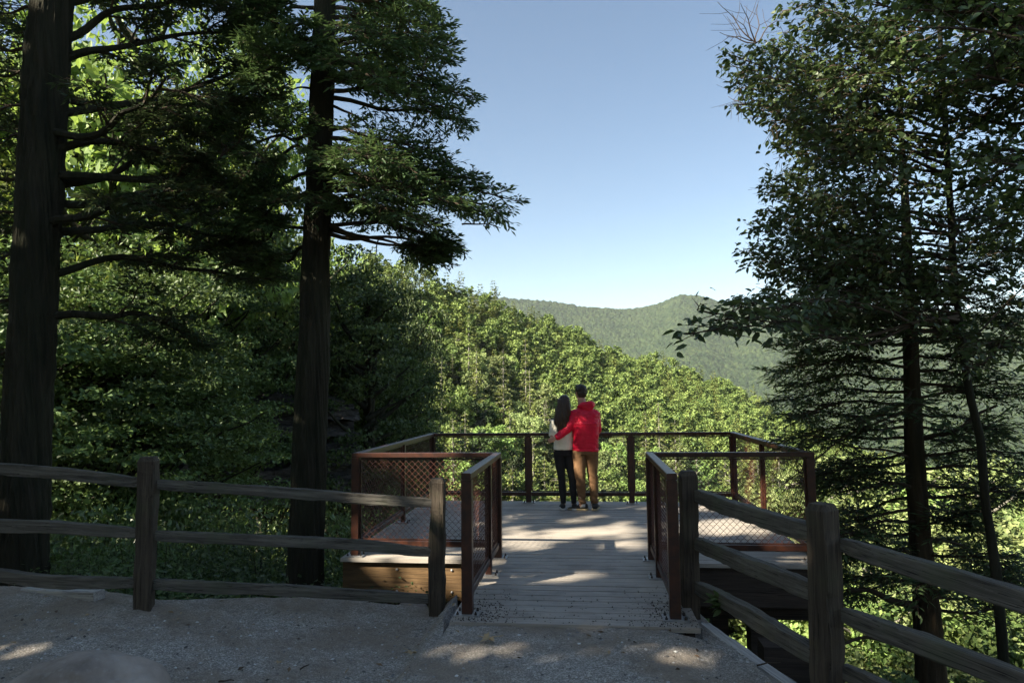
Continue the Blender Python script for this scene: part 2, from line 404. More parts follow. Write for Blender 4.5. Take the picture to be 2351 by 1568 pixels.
def log_part(par, name, a, b, w, h, seed, mat, **kw):
    """timber built in its own frame so that the grain follows its length"""
    a = np.asarray(a, float); b = np.asarray(b, float); L = np.linalg.norm(b-a); mb_ = MB()
    if name == 'rail':
        timber(mb_, (0, 0, 0), (L, 0, 0), w, h, seed, n=60, **kw); q = Vector(b-a).to_track_quat('X', 'Z')
    else:
        timber(mb_, (0, 0, 0), (0, 0, L), w, h, seed, n=44, up=(0, 1, 0), taper=False, dome=1, **kw); q = Vector(b-a).to_track_quat('Z', 'Y')
    o = mb_.build(name, mat, None, smooth=False); o.parent = par
    o.location = Vector(a)-Vector(par.location); o.rotation_mode = 'QUATERNION'
    o.rotation_quaternion = q @ (kw_rot if False else Matrix.Rotation(0, 4, 'X').to_quaternion())
    return o
def post_at(px, py_top, py_bot, H=1.15):
    """ground point of a post from its top and bottom in the photo and its height"""
    lo, hi = 2.0, 15.0
    for _ in range(50):
        y = (lo+hi)/2; h = Py(px, py_top, y)[2]-Py(px, py_bot, y)[2]
        if h < H: lo = y
        else: hi = y
    return Py(px, py_bot, y)
fA = post_at(332, 1048, 1395); fB = post_at(1005, 1098, 1418)

lf = empty('split_rail_fence', tuple(fB), 'weathered three rail timber fence on the left between gravel path and woods', 'fence')
# beyond the frame on the left
fC = Py(-560, 1370, fA[1]-.35)
zpost = lambda p: np.array([p[0], p[1], p[2]])
def fence(par, plist, rails, seed0, pw=.125, extra=()):
    for i, (p, H) in enumerate(plist):
        o = log_part(par, 'post', p+np.array([0, 0, -.35]), p+np.array([0, 0, H]), pw, pw, seed0+i*7, M['post_wood'], wob=.006)
        o.rotation_quaternion = o.rotation_quaternion @ Matrix.Rotation(extra[i] if extra else 0, 4, 'Z').to_quaternion()
    for i, (a, b, w, h) in enumerate(rails):
        log_part(par, 'rail', a, b, w, h, seed0+100+i*11, M['rail_wood'], wob=.011)
ya, yb, yc = fA[1], fB[1], fC[1]
S = .02
rl = []
for (ya0, yb0) in ((1112, 1158), (1227, 1263), (1339, 1371)):
    rl.append((Py(345, ya0, ya+S), Py(1000, yb0, yb-S), .058, .084))
for (p0, p1) in ((1078, 1102), (1204, 1221), (1323, 1337)):
    rl.append((Py(-560, p0-30, yc), Py(322, p1, ya-S), .064, .09))
fence(lf, [(fA, 1.15), (fB, 1.15), (fC, 1.15)], rl, 5, extra=(.28, 0.05, .3))
gA = post_at(1587, 1080, 1418)
gB = Py(1903, 1500, 3.98); gB[2] = Py(1903, 1155, 3.98)[2]-1.15
rf = empty('split_rail_fence', tuple(gB), 'weathered three rail timber fence on the right running towards the viewer', 'fence')
gC = Py(2560, 1450, 3.15); gC[2] = gB[2]-.22

rl = []
for (p0, p1) in ((1140, 1220), (1243, 1362), (1345, 1500)):
    rl.append((Py(1597, p0, gA[1]), Py(1875, p1, gB[1]+S), .075, .108))
for (p0, p1) in ((1248, 1445), (1402, 1640), (1540, 1850)):
    rl.append((Py(1932, p0, gB[1]-S), Py(2560, p1, gC[1]), .075, .098))
fence(rf, [(gA, 1.15), (gB, 1.15), (gC, 1.15)], rl, 905, pw=.13, extra=(.1, .62, .5))
# ------------------------------------------------------------------ ground
def fbm2(x, y, seed, octs=4, scale=1.0):
    r_ = np.random.default_rng(seed); tb = r_.random((256, 256)); out = 0; amp = 1; tot = 0
    for o in range(octs):
        u = x*scale+17.3*o+50; v = y*scale+9.1*o+50
        i = np.floor(u).astype(int); j = np.floor(v).astype(int); fu = u-i; fv = v-j
        fu = fu*fu*(3-2*fu); fv = fv*fv*(3-2*fv)
        a = tb[i % 256, j % 256]; b = tb[(i+1) % 256, j % 256]; c = tb[i % 256, (j+1) % 256]; d = tb[(i+1) % 256, (j+1) % 256]
        out = out+amp*((a*(1-fu)+b*fu)*(1-fv)+(c*(1-fu)+d*fu)*fv); tot += amp; amp *= .5; scale *= 2.03
    return out/tot-.5
def grid_obj(name, X, Y, Z, mat, smooth=True):
    n, m = X.shape; mb_ = MB(); i = np.arange(n-1)[:, None]*m; j = np.arange(m-1)[None]
    mb_.add(np.stack([X, Y, Z], -1), np.stack([i+j, i+j+1, i+m+j+1, i+m+j], -1).reshape(-1, 4))
    return mb_.build(name, mat, None, smooth)
def pad_z(x, y):
    x = np.asarray(x, float); y = np.asarray(y, float)
    z = np.interp(x, [-6, fA[0], fB[0]-.5, fB[0], fB[0]+.13, .55, gA[0], gB[0], 3.2], [fA[2]-.03, fA[2]-.005, fB[2]+.03, fB[2]+.02, -.022, -.016, gA[2]+.01, gB[2], gB[2]-.1])
    w = np.clip((y-2.0)/2.2, 0, 1); z = z*w+(-.03)*(1-w)
    return z
def edge_y(x):
    """far edge of the gravel pad"""
    return np.interp(x, [-12, fA[0]-1, fA[0], -2.2, -1.6, -1.12, -1.06, .79, .84, gB[0]-.1, gC[0]+.1, 6, 12],
                     [fA[1]+.75, fA[1]+.6, fA[1]+.28, fB[1]+.30, fB[1]+.28, fB[1]+.2, 5.5, 5.5, gA[1]+.3, gB[1]+.12, gC[1], 1.6, -4])
t = NT('gravel'); v = t.geo()
n1 = t.noise(v, 95, 4, .7); n2 = t.noise(v, 1.3, 5, .65); n3 = t.noise(v, 14, 5, .6)
vo = t.n('TexVoronoi'); vo.inputs['Scale'].default_value = 120; t.l(v, vo.inputs['Vector'])
sp = t.n('SeparateColor'); t.l(vo.outputs['Color'], sp.inputs[0])
c = t.ramp(sp.outputs[0], [(.1, (.21, .20, .18)), (.6, (.38, .36, .33)), (.97, (.6, .57, .52))])
c = t.mix(t.ramp(n2, [(.40, (0, 0, 0)), (.60, (.8,)*3)]), c, (.26, .215, .165))
c = t.mix(t.ramp(n3, [(.5, (0, 0, 0)), (.75, (.6,)*3)]), c, (.15, .135, .12))
t.set(c, .9, 0, .15); h = t.math('ADD', t.math('MULTIPLY', vo.outputs['Distance'], -1.2), t.math('MULTIPLY', n3, 1.2)); t.bump(h, .8, .012); M['gravel'] = t.m
nx, ny = 420, 300
u = np.linspace(-9, 9, nx); X = np.repeat(u[:, None], ny, 1); ey = edge_y(u)
T_ = np.linspace(0, 1, ny)[None]**.6; Y = -6+(ey[:, None]+6+.06*fbm2(X[:, :1], 0*X[:, :1], 3, 4, 3.0))*T_
Z = pad_z(X, Y)+.05*fbm2(X, Y, 4, 4, .9)*np.clip((ey[:, None]-Y)/1.5, .25, 1)+.028*fbm2(X, Y, 5, 3, 9)
Z += .015*np.exp(-((ey[:, None]-Y-.25)/.22)**2)*(X < -1.3)
Zs = -.45*np.clip((Y-(ey[:, None]-.07))/.07, 0, 1)**2
inwalk = (X > WX0-.05) & (X < WX1+.05); Z = np.where(inwalk & (Y > WY0+.02), np.minimum(Z, -.1), Z)
tag(grid_obj('gravel_path', X, Y, Z+Zs, M['gravel']), kind='structure')
# loose stones
st = MB(); N = 5200
px = rng.uniform(-6, 3.6, N); py = 2.6+rng.random(N)**.8*3.7; ok = (py < edge_y(px)-.05) & ~((px > WX0-.03) & (px < WX1+.03) & (py > WY0-.06)); px = px[ok]; py = py[ok]
N = len(px); sz = .0035+.0085*rng.random(N)**3.2; pz = pad_z(px, py)+.05*fbm2(px, py, 4, 4, .9)*np.clip((edge_y(px)-py)/1.5, .25, 1)+.028*fbm2(px, py, 5, 3, 9)
oct_ = np.array([[1,0,0],[-1,0,0],[0,1,0],[0,-1,0],[0,0,1],[0,0,-1]], float); fo = np.array([[0,2,4],[2,1,4],[1,3,4],[3,0,4],[2,0,5],[1,2,5],[3,1,5],[0,3,5]])
V = oct_[None]*rng.uniform(.6, 1.5, (N, 6, 1))*sz[:, None, None]*np.array([1.4, 1.1, .7]); a = rng.random(N)*6.28
ca, sa = np.cos(a)[:, None], np.sin(a)[:, None]; Vx = V[..., 0]*ca-V[..., 1]*sa; Vy = V[..., 0]*sa+V[..., 1]*ca
V = np.stack([Vx, Vy, V[..., 2]], -1)+np.stack([px, py, pz+.002], -1)[:, None]
st.add(V, (np.arange(N)[:, None, None]*6+fo).reshape(-1, 3))
t = NT('loose_stone'); g = t.n('NewGeometry'); t.set(t.ramp(g.outputs['Random Per Island'], [(0, (.05, .045, .04)), (.5, (.26, .26, .26)), (1, (.62, .62, .6))]), .85)
M['stone'] = t.m
tag(st.build('loose_gravel', M['stone'], None, smooth=False), 'loose grey stones scattered over the gravel path', 'gravel', kind='stuff')
# dirt crumbs on the walkway ends
st = MB(); N = 900
px = np.concatenate([rng.normal(WX0+.22, .12, 350), rng.normal(WX1-.2, .12, 350), rng.uniform(WX0, WX1, 200)]); py = np.concatenate([WY0+np.abs(rng.normal(0, .35, 350)), WY0+np.abs(rng.normal(0, .45, 350)), WY0+np.abs(rng.normal(0, .3, 200))])
ok = (px > WX0+.01) & (px < WX1-.01); px, py = px[ok], py[ok]; N = len(px)
V = oct_[None]*rng.uniform(.5, 1.5, (N, 6, 1))*(rng.uniform(.002, .007, (N, 1, 1)))+np.stack([px, py, np.full(N, .002)], -1)[:, None]
st.add(V, (np.arange(N)[:, None, None]*6+fo).reshape(-1, 3))
M['soil'] = NT('dark_soil').set((.045, .036, .028), .95)
tag(st.build('soil_crumbs', M['soil']), 'dark soil crumbs and leaf bits scattered on the walkway boards', 'soil', kind='stuff')

# ---- terrain: forest floor behind, steep drop beyond the edge, hillside across the gorge
HX = [-3500, -1500, -400, 0, 400, 700, 900, 1027, 1115, 1198, 1300, 1344, 1381, 1490, 1600, 1654, 1727, 1800, 1900, 2100, 2400, 3000, 5000]
HYp = [430, 430, 450, 465, 480, 520, 565, 612, 640, 690, 712, 748, 768, 800, 832, 850, 890, 930, 985, 1060, 1120, 1200, 1250]
HR = [110, 110, 115, 120, 130, 140, 150, 165, 175, 190, 210, 215, 220, 235, 245, 250, 255, 255, 250, 240, 230, 220, 200]
_az = np.array([math.atan2(*(ray(x, 903)[:2])) for x in HX])
_ct = np.array([Pr(x, y, r)[2] for x, y, r in zip(HX, HYp, HR)])
def hill(az, r):
    """ground height beyond the gorge edge, by azimuth and distance from the overlook"""
    cr = np.interp(az, _az, HR); top = np.interp(az, _az, _ct)
    gb = np.interp(az, [-1.2, -.5, -.25, 0, .3, .6], [-6, -9, -15, -20, -27, -30])     # gorge floor at r=55
    crest = top-11.0
    s = np.clip((r-55)/(cr-55), 0, 1); up = gb+(crest-gb)*(.45*s+.55*s**2.0)
    s2 = np.clip((r-7)/48, 0, 1); st0 = -1.0+(gb+1.0)*(1-(1-s2)**1.6)
    z = np.where(r < 55, st0, up)
    back = np.clip((r-cr)/160, 0, 1); z = z-back*60
    return z
def ground_z(x, y):
    x = np.asarray(x, float); y = np.asarray(y, float)
    az = np.arctan2(x, y); r = np.hypot(x, y); z = hill(az, r)
    d = y-edge_y(x)                                # past the pad edge
    near = -.35-np.clip(d, 0, 50)*.75
    w = np.clip((d-1)/6, 0, 1); z = near*(1-w)+np.minimum(z, near*1.0 if False else 1e9)*w
    inside = -.35+np.clip(-y-6, 0, 200)*.25+np.clip(-x-9, 0, 60)*.12
    return np.where(d < 0, inside, z)
t = NT('forest_floor'); v = t.geo(); n = t.noise(v, .9, 6, .7)
c = t.ramp(n, [(.3, (.03, .035, .018)), (.55, (.055, .06, .028)), (.75, (.09, .07, .045))]); t.set(c, .95, 0, .1); t.bump(t.noise(v, 6, 5, .7), .8, .1); M['floor'] = t.m
rr = np.concatenate([np.linspace(0, 8, 30), np.geomspace(8.3, 430, 130)]); aa = np.linspace(-np.pi, np.pi, 361)
RR, AA = np.meshgrid(rr, aa, indexing='ij'); X = RR*np.sin(AA); Y = RR*np.cos(AA)
Z = ground_z(X, Y); Z = Z+np.clip(RR/25, 0, 3)*fbm2(X, Y, 8, 4, .07)*1.5
tag(grid_obj('ground', X, Y, Z, M['floor']), kind='structure')
# ---- far ridge and valley
RX = [-1200, 900, 1100, 1198, 1250, 1300, 1360, 1440, 1480, 1510, 1530, 1550, 1565, 1600, 1625, 1660, 1700, 1760, 1900, 2100, 2400, 3000, 4200]
RYp = [640, 672, 682, 690, 694, 700, 708, 713, 709, 702, 696, 686, 680, 680, 685, 695, 700, 702, 712, 716, 724, 760, 800]
_raz = np.array([math.atan2(*(ray(x, 903)[:2])) for x in RX])
nr, na = 260, 1100
aa = np.linspace(_raz[0], _raz[-1], na); tt = np.linspace(0, 1, nr)
R1 = 2300+250*np.sin(aa*3); ztop = np.array([1.68+(math.tan(math.atan2(ray(x, y)[2], math.hypot(*ray(x, y)[:2]))))*2300 for x, y in zip(RX, RYp)])
zt = np.interp(aa, _raz, ztop)*R1/2300
TT, AA = np.meshgrid(tt, aa, indexing='ij')
RR = 700+(R1[None]-700)*TT; zb = -190
Z = zb+(zt[None]-zb)*(.25*TT+.75*TT**1.7)
gul = fbm2(AA*9+TT*1.3, TT*2.0, 21, 4, 1.4); Z += gul*70*TT*(1-TT)*2.2
X = RR*np.sin(AA); Y = RR*np.cos(AA)
def crowns(X, Y, cell, seed):
    """cellular domes standing for tree crowns, as heights"""
    r_ = np.random.default_rng(seed); jx = r_.random((512, 512)); jy = r_.random((512, 512)); jh = r_.random((512, 512))
    gx = np.floor(X/cell).astype(int); gy = np.floor(Y/cell).astype(int); best = np.zeros_like(X)
    for dx in (-1, 0, 1):
        for dy in (-1, 0, 1):
            cx_, cy_ = gx+dx, gy+dy; a, b = cx_ % 512, cy_ % 512
            d2 = (X/cell-cx_-jx[a, b])**2+(Y/cell-cy_-jy[a, b])**2
            best = np.maximum(best, (1-d2*1.6).clip(0)*(.55+.6*jh[a, b]))
    return best
Z += crowns(X, Y, 10, 2)*6+crowns(X, Y, 22, 5)*3
t = NT('far_forest'); v = t.geo(); n = t.noise(v, .02, 5, .6); n2 = t.noise(v, .16, 3, .6)
c = t.ramp(t.math('ADD', t.math('MULTIPLY', n, .5), t.math('MULTIPLY', n2, .5)), [(.35, (.009, .020, .009)), (.5, (.022, .038, .015)), (.65, (.046, .064, .023))]); t.set(c, .9, 0, .1); M['far'] = t.m
tag(grid_obj('wooded_mountain', X, Y, Z, M['far'], False), kind='structure')
s_ = MB(); a_ = np.linspace(0, 2*np.pi, 49)[:-1]
s_.add(np.concatenate([[[0, 0, -215]], np.stack([9000*np.cos(a_), 9000*np.sin(a_), np.full(48, -215)], -1)]), [[0, i+1, (i+1) % 48+1] for i in range(48)])
tag(s_.build('valley_floor', M['far']), kind='structure')
# ------------------------------------------------------------------ gaps cut through the crowns to place the sun patches
_su = norm(np.cross(TOSUN, [0, 0, 1.0])); _sv = np.cross(_su, TOSUN)
def suv(p):
    p = np.asarray(p, float); return np.stack([p@_su, p@_sv], -1), p@TOSUN
GAPS = []      # (kind, data, w)
def gap_poly(px, plane='z', val=0.0):
    P = np.array([Pz(x, y, val) if plane == 'z' else Py(x, y, val) for x, y in px]); q, w = suv(P); GAPS.append((q, w.max()))
# walkway and platform boards
gap_poly([(1152, 1209), (1150, 1222), (1150, 1268), (1200, 1266), (1270, 1252), (1330, 1243), (1420, 1240), (1489, 1236), (1489, 1192), (1440, 1194), (1395, 1207), (1340, 1218), (1240, 1214)])
gap_poly([(1160, 1335), (1180, 1352), (1240, 1358), (1290, 1352), (1360, 1338), (1380, 1322), (1330, 1314), (1260, 1316), (1200, 1322)])
gap_poly([(1380, 1250), (1489, 1244), (1489, 1262), (1430, 1270), (1385, 1266)])
gap_poly([(1430, 1160), (1480, 1158), (1489, 1174), (1380, 1178)])
gap_poly([(1590, 1200), (1700, 1192), (1800, 1225), (1760, 1238), (1600, 1234)])
gap_poly([(1080, 1345), (1130, 1285), (1160, 1285), (1120, 1348)])
# gravel
gap_poly([(960, 1505), (1100, 1496), (1180, 1500), (1150, 1512), (1000, 1516)], 'z', -.05)
gap_poly([(1180, 1524), (1290, 1516), (1400, 1520), (1260, 1532)], 'z', -.05)
gap_poly([(760, 1500), (860, 1494), (900, 1498), (800, 1508)], 'z', -.05)
gap_poly([(1340, 1440), (1450, 1436), (1440, 1446), (1360, 1450)], 'z', -.05)
gap_poly([(1470, 1502), (1600, 1488), (1620, 1496), (1500, 1514)], 'z', -.05)
gap_poly([(-200, 1500), (60, 1490), (100, 1510), (-100, 1530)], 'z', 0)
# fascia and rails
gap_poly([(838, 1278), (1062, 1285), (1062, 1380), (940, 1384), (900, 1330), (850, 1298)], 'y', PY0)
gap_poly([(800, 1238), (1060, 1240), (1060, 1262), (800, 1262)], 'y', 7.13)
gap_poly([(806, 1040), (1010, 1042), (1010, 1058), (832, 1060), (826, 1240), (806, 1240)], 'y', 7.13)
gap_poly([(940, 1100), (1060, 1080), (1060, 1180), (960, 1200)], 'y', 7.13)
gap_poly([(1100, 1045), (1130, 1045), (1130, 1060), (1100, 1060)], 'y', 7.13)
gap_poly([(1700, 1236), (1860, 1240), (1860, 1290), (1700, 1270)], 'y', 7.13)
gap_poly([(1835, 1160), (1858, 1160), (1858, 1290), (1835, 1290)], 'y', 7.13)
gap_poly([(1735, 1090), (1756, 1090), (1756, 1150), (1735, 1150)], 'y', 9.0)
# couple
gap_poly([(1318, 985), (1380, 975), (1380, 1030), (1318, 1030)], 'y', 10.05)
gap_poly([(1318, 1065), (1345, 1065), (1345, 1125), (1318, 1125)], 'y', 10.05)
gap_poly([(1352, 920), (1380, 920), (1380, 975), (1352, 965)], 'y', 10.05)
gap_poly([(1268, 945), (1286, 945), (1286, 1000), (1268, 1000)], 'y', 10.05)
# trunk patches
for x0, y0, x1, y1 in ((721, 118, 752, 170), (721, 198, 738, 250), (700, 478, 732, 545), (686, 620, 718, 700), (700, 300, 712, 330)): gap_poly([(x0, y0), (x1, y0), (x1, y1), (x0, y1)], 'y', 8.0)
for x0, y0, x1, y1 in ((2072, 610, 2098, 660), (2070, 690, 2100, 760), (2100, 1390, 2160, 1450)): gap_poly([(x0, y0), (x1, y0), (x1, y1), (x0, y1)], 'y', 7.6)
gap_poly([(560, 1130), (640, 1132), (640, 1150), (560, 1150)], 'y', 5.4)
NMAIN = len(GAPS)
_g = np.random.default_rng(31)
for _ in range(26):      # stray flecks of light over trunks, rails and boughs
    c = Py(_g.uniform(0, 2351), _g.uniform(0, 1500), _g.uniform(5.5, 10)); q, w = suv(c); r_ = _g.uniform(.05, .22); an = np.linspace(0, 6.28, 7)[:-1]
    GAPS.append((q+np.stack([np.cos(an)*r_*1.4, np.sin(an)*r_], -1), w))
for _ in range(26):
    c = Py(_g.uniform(150, 700), _g.uniform(880, 1330), _g.uniform(9, 14)); q, w = suv(c); r_ = _g.uniform(.08, .22); an = np.linspace(0, 6.28, 9)[:-1]
    GAPS.append((q+np.stack([np.cos(an)*r_*1.6, np.sin(an)*r_], -1)*_g.uniform(.6, 1.3, (8, 1)), w))
for _ in range(50):
    right = _ > 32; c = Py(_g.uniform(1750, 2300) if right else _g.uniform(150, 1000), _g.uniform(0, 650), _g.uniform(5.5, 9)); q, w = suv(c); r_ = _g.uniform(.08, .3); an = np.linspace(0, 6.28, 9)[:-1]
    GAPS.append((q+np.stack([np.cos(an)*r_*1.6, np.sin(an)*r_], -1)*_g.uniform(.6, 1.3, (8, 1)), w+.0))
def sunpass(P, margin=.05, gaps=None, grow=.09):
    """True where a leaf would stand in one of the gaps"""
    q, w = suv(P); hit = np.zeros(len(P), bool)
    for poly, wt in (gaps or GAPS):
        lo = poly.min(0)-margin; hi = poly.max(0)+margin
        c = (w > wt+.25) & (q[:, 0] > lo[0]) & (q[:, 0] < hi[0]) & (q[:, 1] > lo[1]) & (q[:, 1] < hi[1])
        idx = np.nonzero(c)[0]
        if not len(idx): continue
        x, y = q[idx, 0], q[idx, 1]; ins = np.zeros(len(idx), bool); n = len(poly)
        for i in range(n):
            (xa, ya_), (xb, yb_) = poly[i], poly[(i+1) % n]
            cr = ((ya_ > y) != (yb_ > y)) & (x < (xb-xa)*(y-ya_)/(yb_-ya_+1e-12)+xa); ins ^= cr
            dx, dy = xb-xa, yb_-ya_; tt_ = np.clip(((x-xa)*dx+(y-ya_)*dy)/(dx*dx+dy*dy+1e-12), 0, 1)
            ins |= np.hypot(x-xa-tt_*dx, y-ya_-tt_*dy) < grow
        hit[idx] |= ins
    return hit

# ------------------------------------------------------------------ tree growth
def bez(A, B, sag, n, rg, wob=.03):
    A = np.asarray(A, float); B = np.asarray(B, float); t_ = np.linspace(0, 1, n)[:, None]; L = np.linalg.norm(B-A)
    mid = (A+B)/2+np.array([0, 0, sag*L]); P = (1-t_)**2*A+2*t_*(1-t_)*mid+t_**2*B
    ph = rg.uniform(0, 6, 3); P += wob*L*np.sin(t_*7+ph)*np.sin(np.pi*t_)
    return P
def curve_at(P, s):
    f = np.clip(s, 0, .9999)*(len(P)-1); i = f.astype(int); f = (f-i)[:, None]
    return P[i]*(1-f)+P[i+1]*f, norm(P[i+1]-P[i])
UP = np.array([0, 0, 1.0])
def bough(wood, leaf, A, B, rg, wid=.8, r0=.03, n2=26, m3=7, k4=5, kind='hemlock', sag=-.05, cover=(.25, 1.0), ls=.09, lw=.03, flat=.3, prof=None):
    L = np.linalg.norm(np.asarray(B)-np.asarray(A)); P = bez(A, B, sag, 12, rg)
    wood.tube(P, np.linspace(r0, max(.004, r0*.15), 12), 5, cap=False)
    s = cover[0]+(cover[1]-cover[0])*(np.arange(n2)+rg.random(n2))/n2
    p, T = curve_at(P, s); side = np.where(np.arange(n2) % 2, 1, -1)[:, None]
    S = norm(np.cross(T, UP))*side; u = (s-cover[0])/(cover[1]-cover[0])
    L2 = wid*(prof(u) if prof else (np.sin(np.pi*np.clip(u*.85+.12, 0, 1))**.7))*rg.uniform(.55, 1.15, n2)+.08
    D2 = norm(T*rg.uniform(.5, .95, (n2, 1))+S*rg.uniform(.7, 1.1, (n2, 1))+UP*rg.normal(0, flat, (n2, 1)))
    # secondaries droop a little
    def pt(p0, D, Ln, t_): return p0+D*Ln*t_-UP*(.10*Ln*t_**2 if kind == 'hemlock' else .06*Ln*t_**2)
    wood.prisms(p, pt(p, D2, L2[:, None], .5), r0*.28+0*L2, r0*.18+0*L2); wood.prisms(pt(p, D2, L2[:, None], .5), pt(p, D2, L2[:, None], 1.), r0*.18+0*L2, .002+0*L2)
    t3 = np.tile((np.arange(m3)+.5)/m3, n2)+rg.uniform(-.06, .06, n2*m3); t3 = np.clip(t3, .04, 1)
    p0 = np.repeat(p, m3, 0); D0 = np.repeat(D2, m3, 0); L0 = np.repeat(L2, m3)
    p3 = pt(p0, D0, L0[:, None], t3[:, None]); S3 = norm(np.cross(D0, UP+rg.normal(0, .2, D0.shape)))*np.where(np.tile(np.arange(m3), n2) % 2, 1, -1)[:, None]
    L3 = (L0*.42*(1-.55*t3)+.05)*rg.uniform(.6, 1.2, n2*m3); D3 = norm(D0*.75+S3*rg.uniform(.6, 1, (n2*m3, 1))+UP*rg.normal(-.05, flat, (n2*m3, 1)))
    wood.prisms(p3, p3+D3*L3[:, None], np.full(len(p3), .0035), np.full(len(p3), .0015))
    N = len(p3)*k4; t4 = np.tile((np.arange(k4)+.5)/k4, len(p3))+rg.uniform(-.1, .1, N); q = np.repeat(p3, k4, 0)+np.repeat(D3, k4, 0)*(np.repeat(L3, k4)*t4)[:, None]
    sd = np.where(np.tile(np.arange(k4), len(p3)) % 2, 1, -1)[:, None]; D = np.repeat(D3, k4, 0)
    S4 = np.cross(D, UP)
    if kind == 'hemlock':
        Dl = D*.9+S4*sd*rg.uniform(.3, 1.0, (N, 1))+rg.normal(0, .12, (N, 3))-UP*.08; Nn = UP+rg.normal(0, .35, (N, 3))
    else:
        Dl = D*.6+S4*sd*rg.uniform(.5, 1.2, (N, 1))+rg.normal(0, .3, (N, 3))-UP*rg.uniform(0, .7, (N, 1)); Nn = UP+rg.normal(0, .55, (N, 3))
    sz = rg.uniform(.65, 1.25, N); q = q+rg.normal(0, .01 if kind == 'hemlock' else .03, q.shape)
    keep = ~sunpass(q, gaps=GAPS[:NMAIN], grow=.02)
    leaf.rhombs(q[keep], Dl[keep], Nn[keep], (ls*sz)[keep], (lw*sz)[keep], fold=.15, long=(kind != 'hemlock'))
    return P
def trunk_mesh(P, Rr, k=40, n=160, seed=0, ridge=.15, flare=.25):
    """bark-ridged trunk through control points P with radii Rr"""
    P = np.asarray(P, float); s = np.linspace(0, 1, n); d = np.concatenate([[0], np.cumsum(np.linalg.norm(np.diff(P, axis=0), axis=1))]); d /= d[-1]
    C = np.stack([np.interp(s, d, P[:, i]) for i in range(3)], -1); rad = np.interp(s, d, Rr); L = np.linalg.norm(P[-1]-P[0])
    th = np.arange(k)*2*np.pi/k; TH, SS = np.meshgrid(th, s*L)
    xx = np.cos(TH)*rad[0]*1.0; yy = np.sin(TH)*rad[0]
    rd = fbm2((xx+5)*20+.9*SS, (yy+5)*20+SS*2.6, seed, 3, 1.0)+.5*fbm2((xx+5)*55+SS*3, (yy+5)*55+SS*7, seed+1, 2, 1.0)
    h = SS; rr_ = rad[:, None]*(1+ridge*2*rd+.05*fbm2(xx*2+9, yy*2+SS*.5+9, seed+3, 2, 1))+flare*rad[0]*np.exp(-h/.35)*(1+.5*np.cos(TH*5+seed))
    V = C[:, None]+np.stack([np.cos(TH)*rr_, np.sin(TH)*rr_, 0*TH], -1)
    mb_ = MB(); i = np.arange(n-1)[:, None]*k; j = np.arange(k)[None]; j2 = (j+1) % k
    mb_.add(V, np.stack([i+j, i+j2, i+k+j2, i+k+j], -1).reshape(-1, 4)); return mb_
def px_path(pts, y): return [Py(a, b, y) for a, b in pts]
def near_tree(name, label, cat, path, rad, mats, boughs, seed, group=None, k=40, n=170, **bk):
    root = empty(name, tuple(path[0]), label, cat, group)
    under(root, trunk_mesh(path, rad, k, n, seed).build('trunk', mats[0], None, True))
    wood = MB(); leaf = MB(); rg = np.random.default_rng(seed)
    for b in boughs:
        kw = dict(bk); kw.update(b[2] if len(b) > 2 else {})
        bough(wood, leaf, b[0], b[1], rg, **kw)
    under(root, wood.build('branches', mats[1])); under(root, leaf.build('crown', mats[2]))
    return root
def on(path, z):
    P = np.array(path); return np.array([np.interp(z, P[:, 2], P[:, 0]), np.interp(z, P[:, 2], P[:, 1]), z])

# ---- centre hemlock
yT = 8.2
pC = px_path([(697, 1400), (716, 900), (733, 400), (744, 60)], yT); pC = [pC[0]+(pC[0]-pC[1])*.55]+pC; e = norm(pC[-1]-pC[-2]); pC += [pC[-1]+e*3, pC[-1]+e*9]
rC = [.25, .215, .19, .158, .132, .11, .03]
rg = np.random.default_rng(11); B = []
def cb(ax, ay, bx, by, dy=0.0, path=pC, y0=yT, **kw):
    A = Py(ax, ay, y0); A = on(path, A[2]); B.append((A, Py(bx, by, y0+dy), kw))
for bx, by, ay, dy in ((985, 25, -20, .3), (965, 0, 5, -.6), (1015, 62, 40, .5), (1010, 100, 70, -.5), (1030, 105, 95, .2), (1022, 150, 120, .9), (1000, 185, 150, -.3),
                       (1040, 205, 170, .6), (1086, 224, 185, 0), (1050, 250, 205, -.5), (1072, 288, 225, .3), (900, 90, 60, -1.2), (880, 180, 150, -1.3), (900, 215, 180, -1.0), (930, 130, 100, 1.4),
                       (930, -10, -30, 1), (900, 50, 20, 1.5)): cb(750, ay, bx, by, dy, wid=.48, sag=.07, n2=18)
for bx, by, ay, dy in ((1003, 366, 320, 0), (955, 345, 300, -.7), (1030, 392, 350, .4), (960, 400, 350, -1.1), (1105, 415, 390, 0), (1080, 440, 400, .8), (1184, 462, 425, .1), (1150, 480, 425, -.5),
                       (1120, 500, 440, .5), (1060, 470, 430, -.9), (1020, 520, 470, 0), (985, 545, 480, .6), (950, 500, 470, -1.2), (900, 440, 410, -1.3), (890, 372, 350, -1.2), (860, 500, 460, 1.0), (1000, 430, 395, 1.3)):
    cb(742, ay, bx, by, dy, wid=.55, sag=.10, n2=20)
cb(735, 520, 1010, 575, .4, wid=.45, cover=(.7, 1)); cb(735, 530, 1035, 560, .1, wid=.3, cover=(.72, 1)); cb(735, 500, 990, 590, .2, wid=.4, cover=(.65, 1))
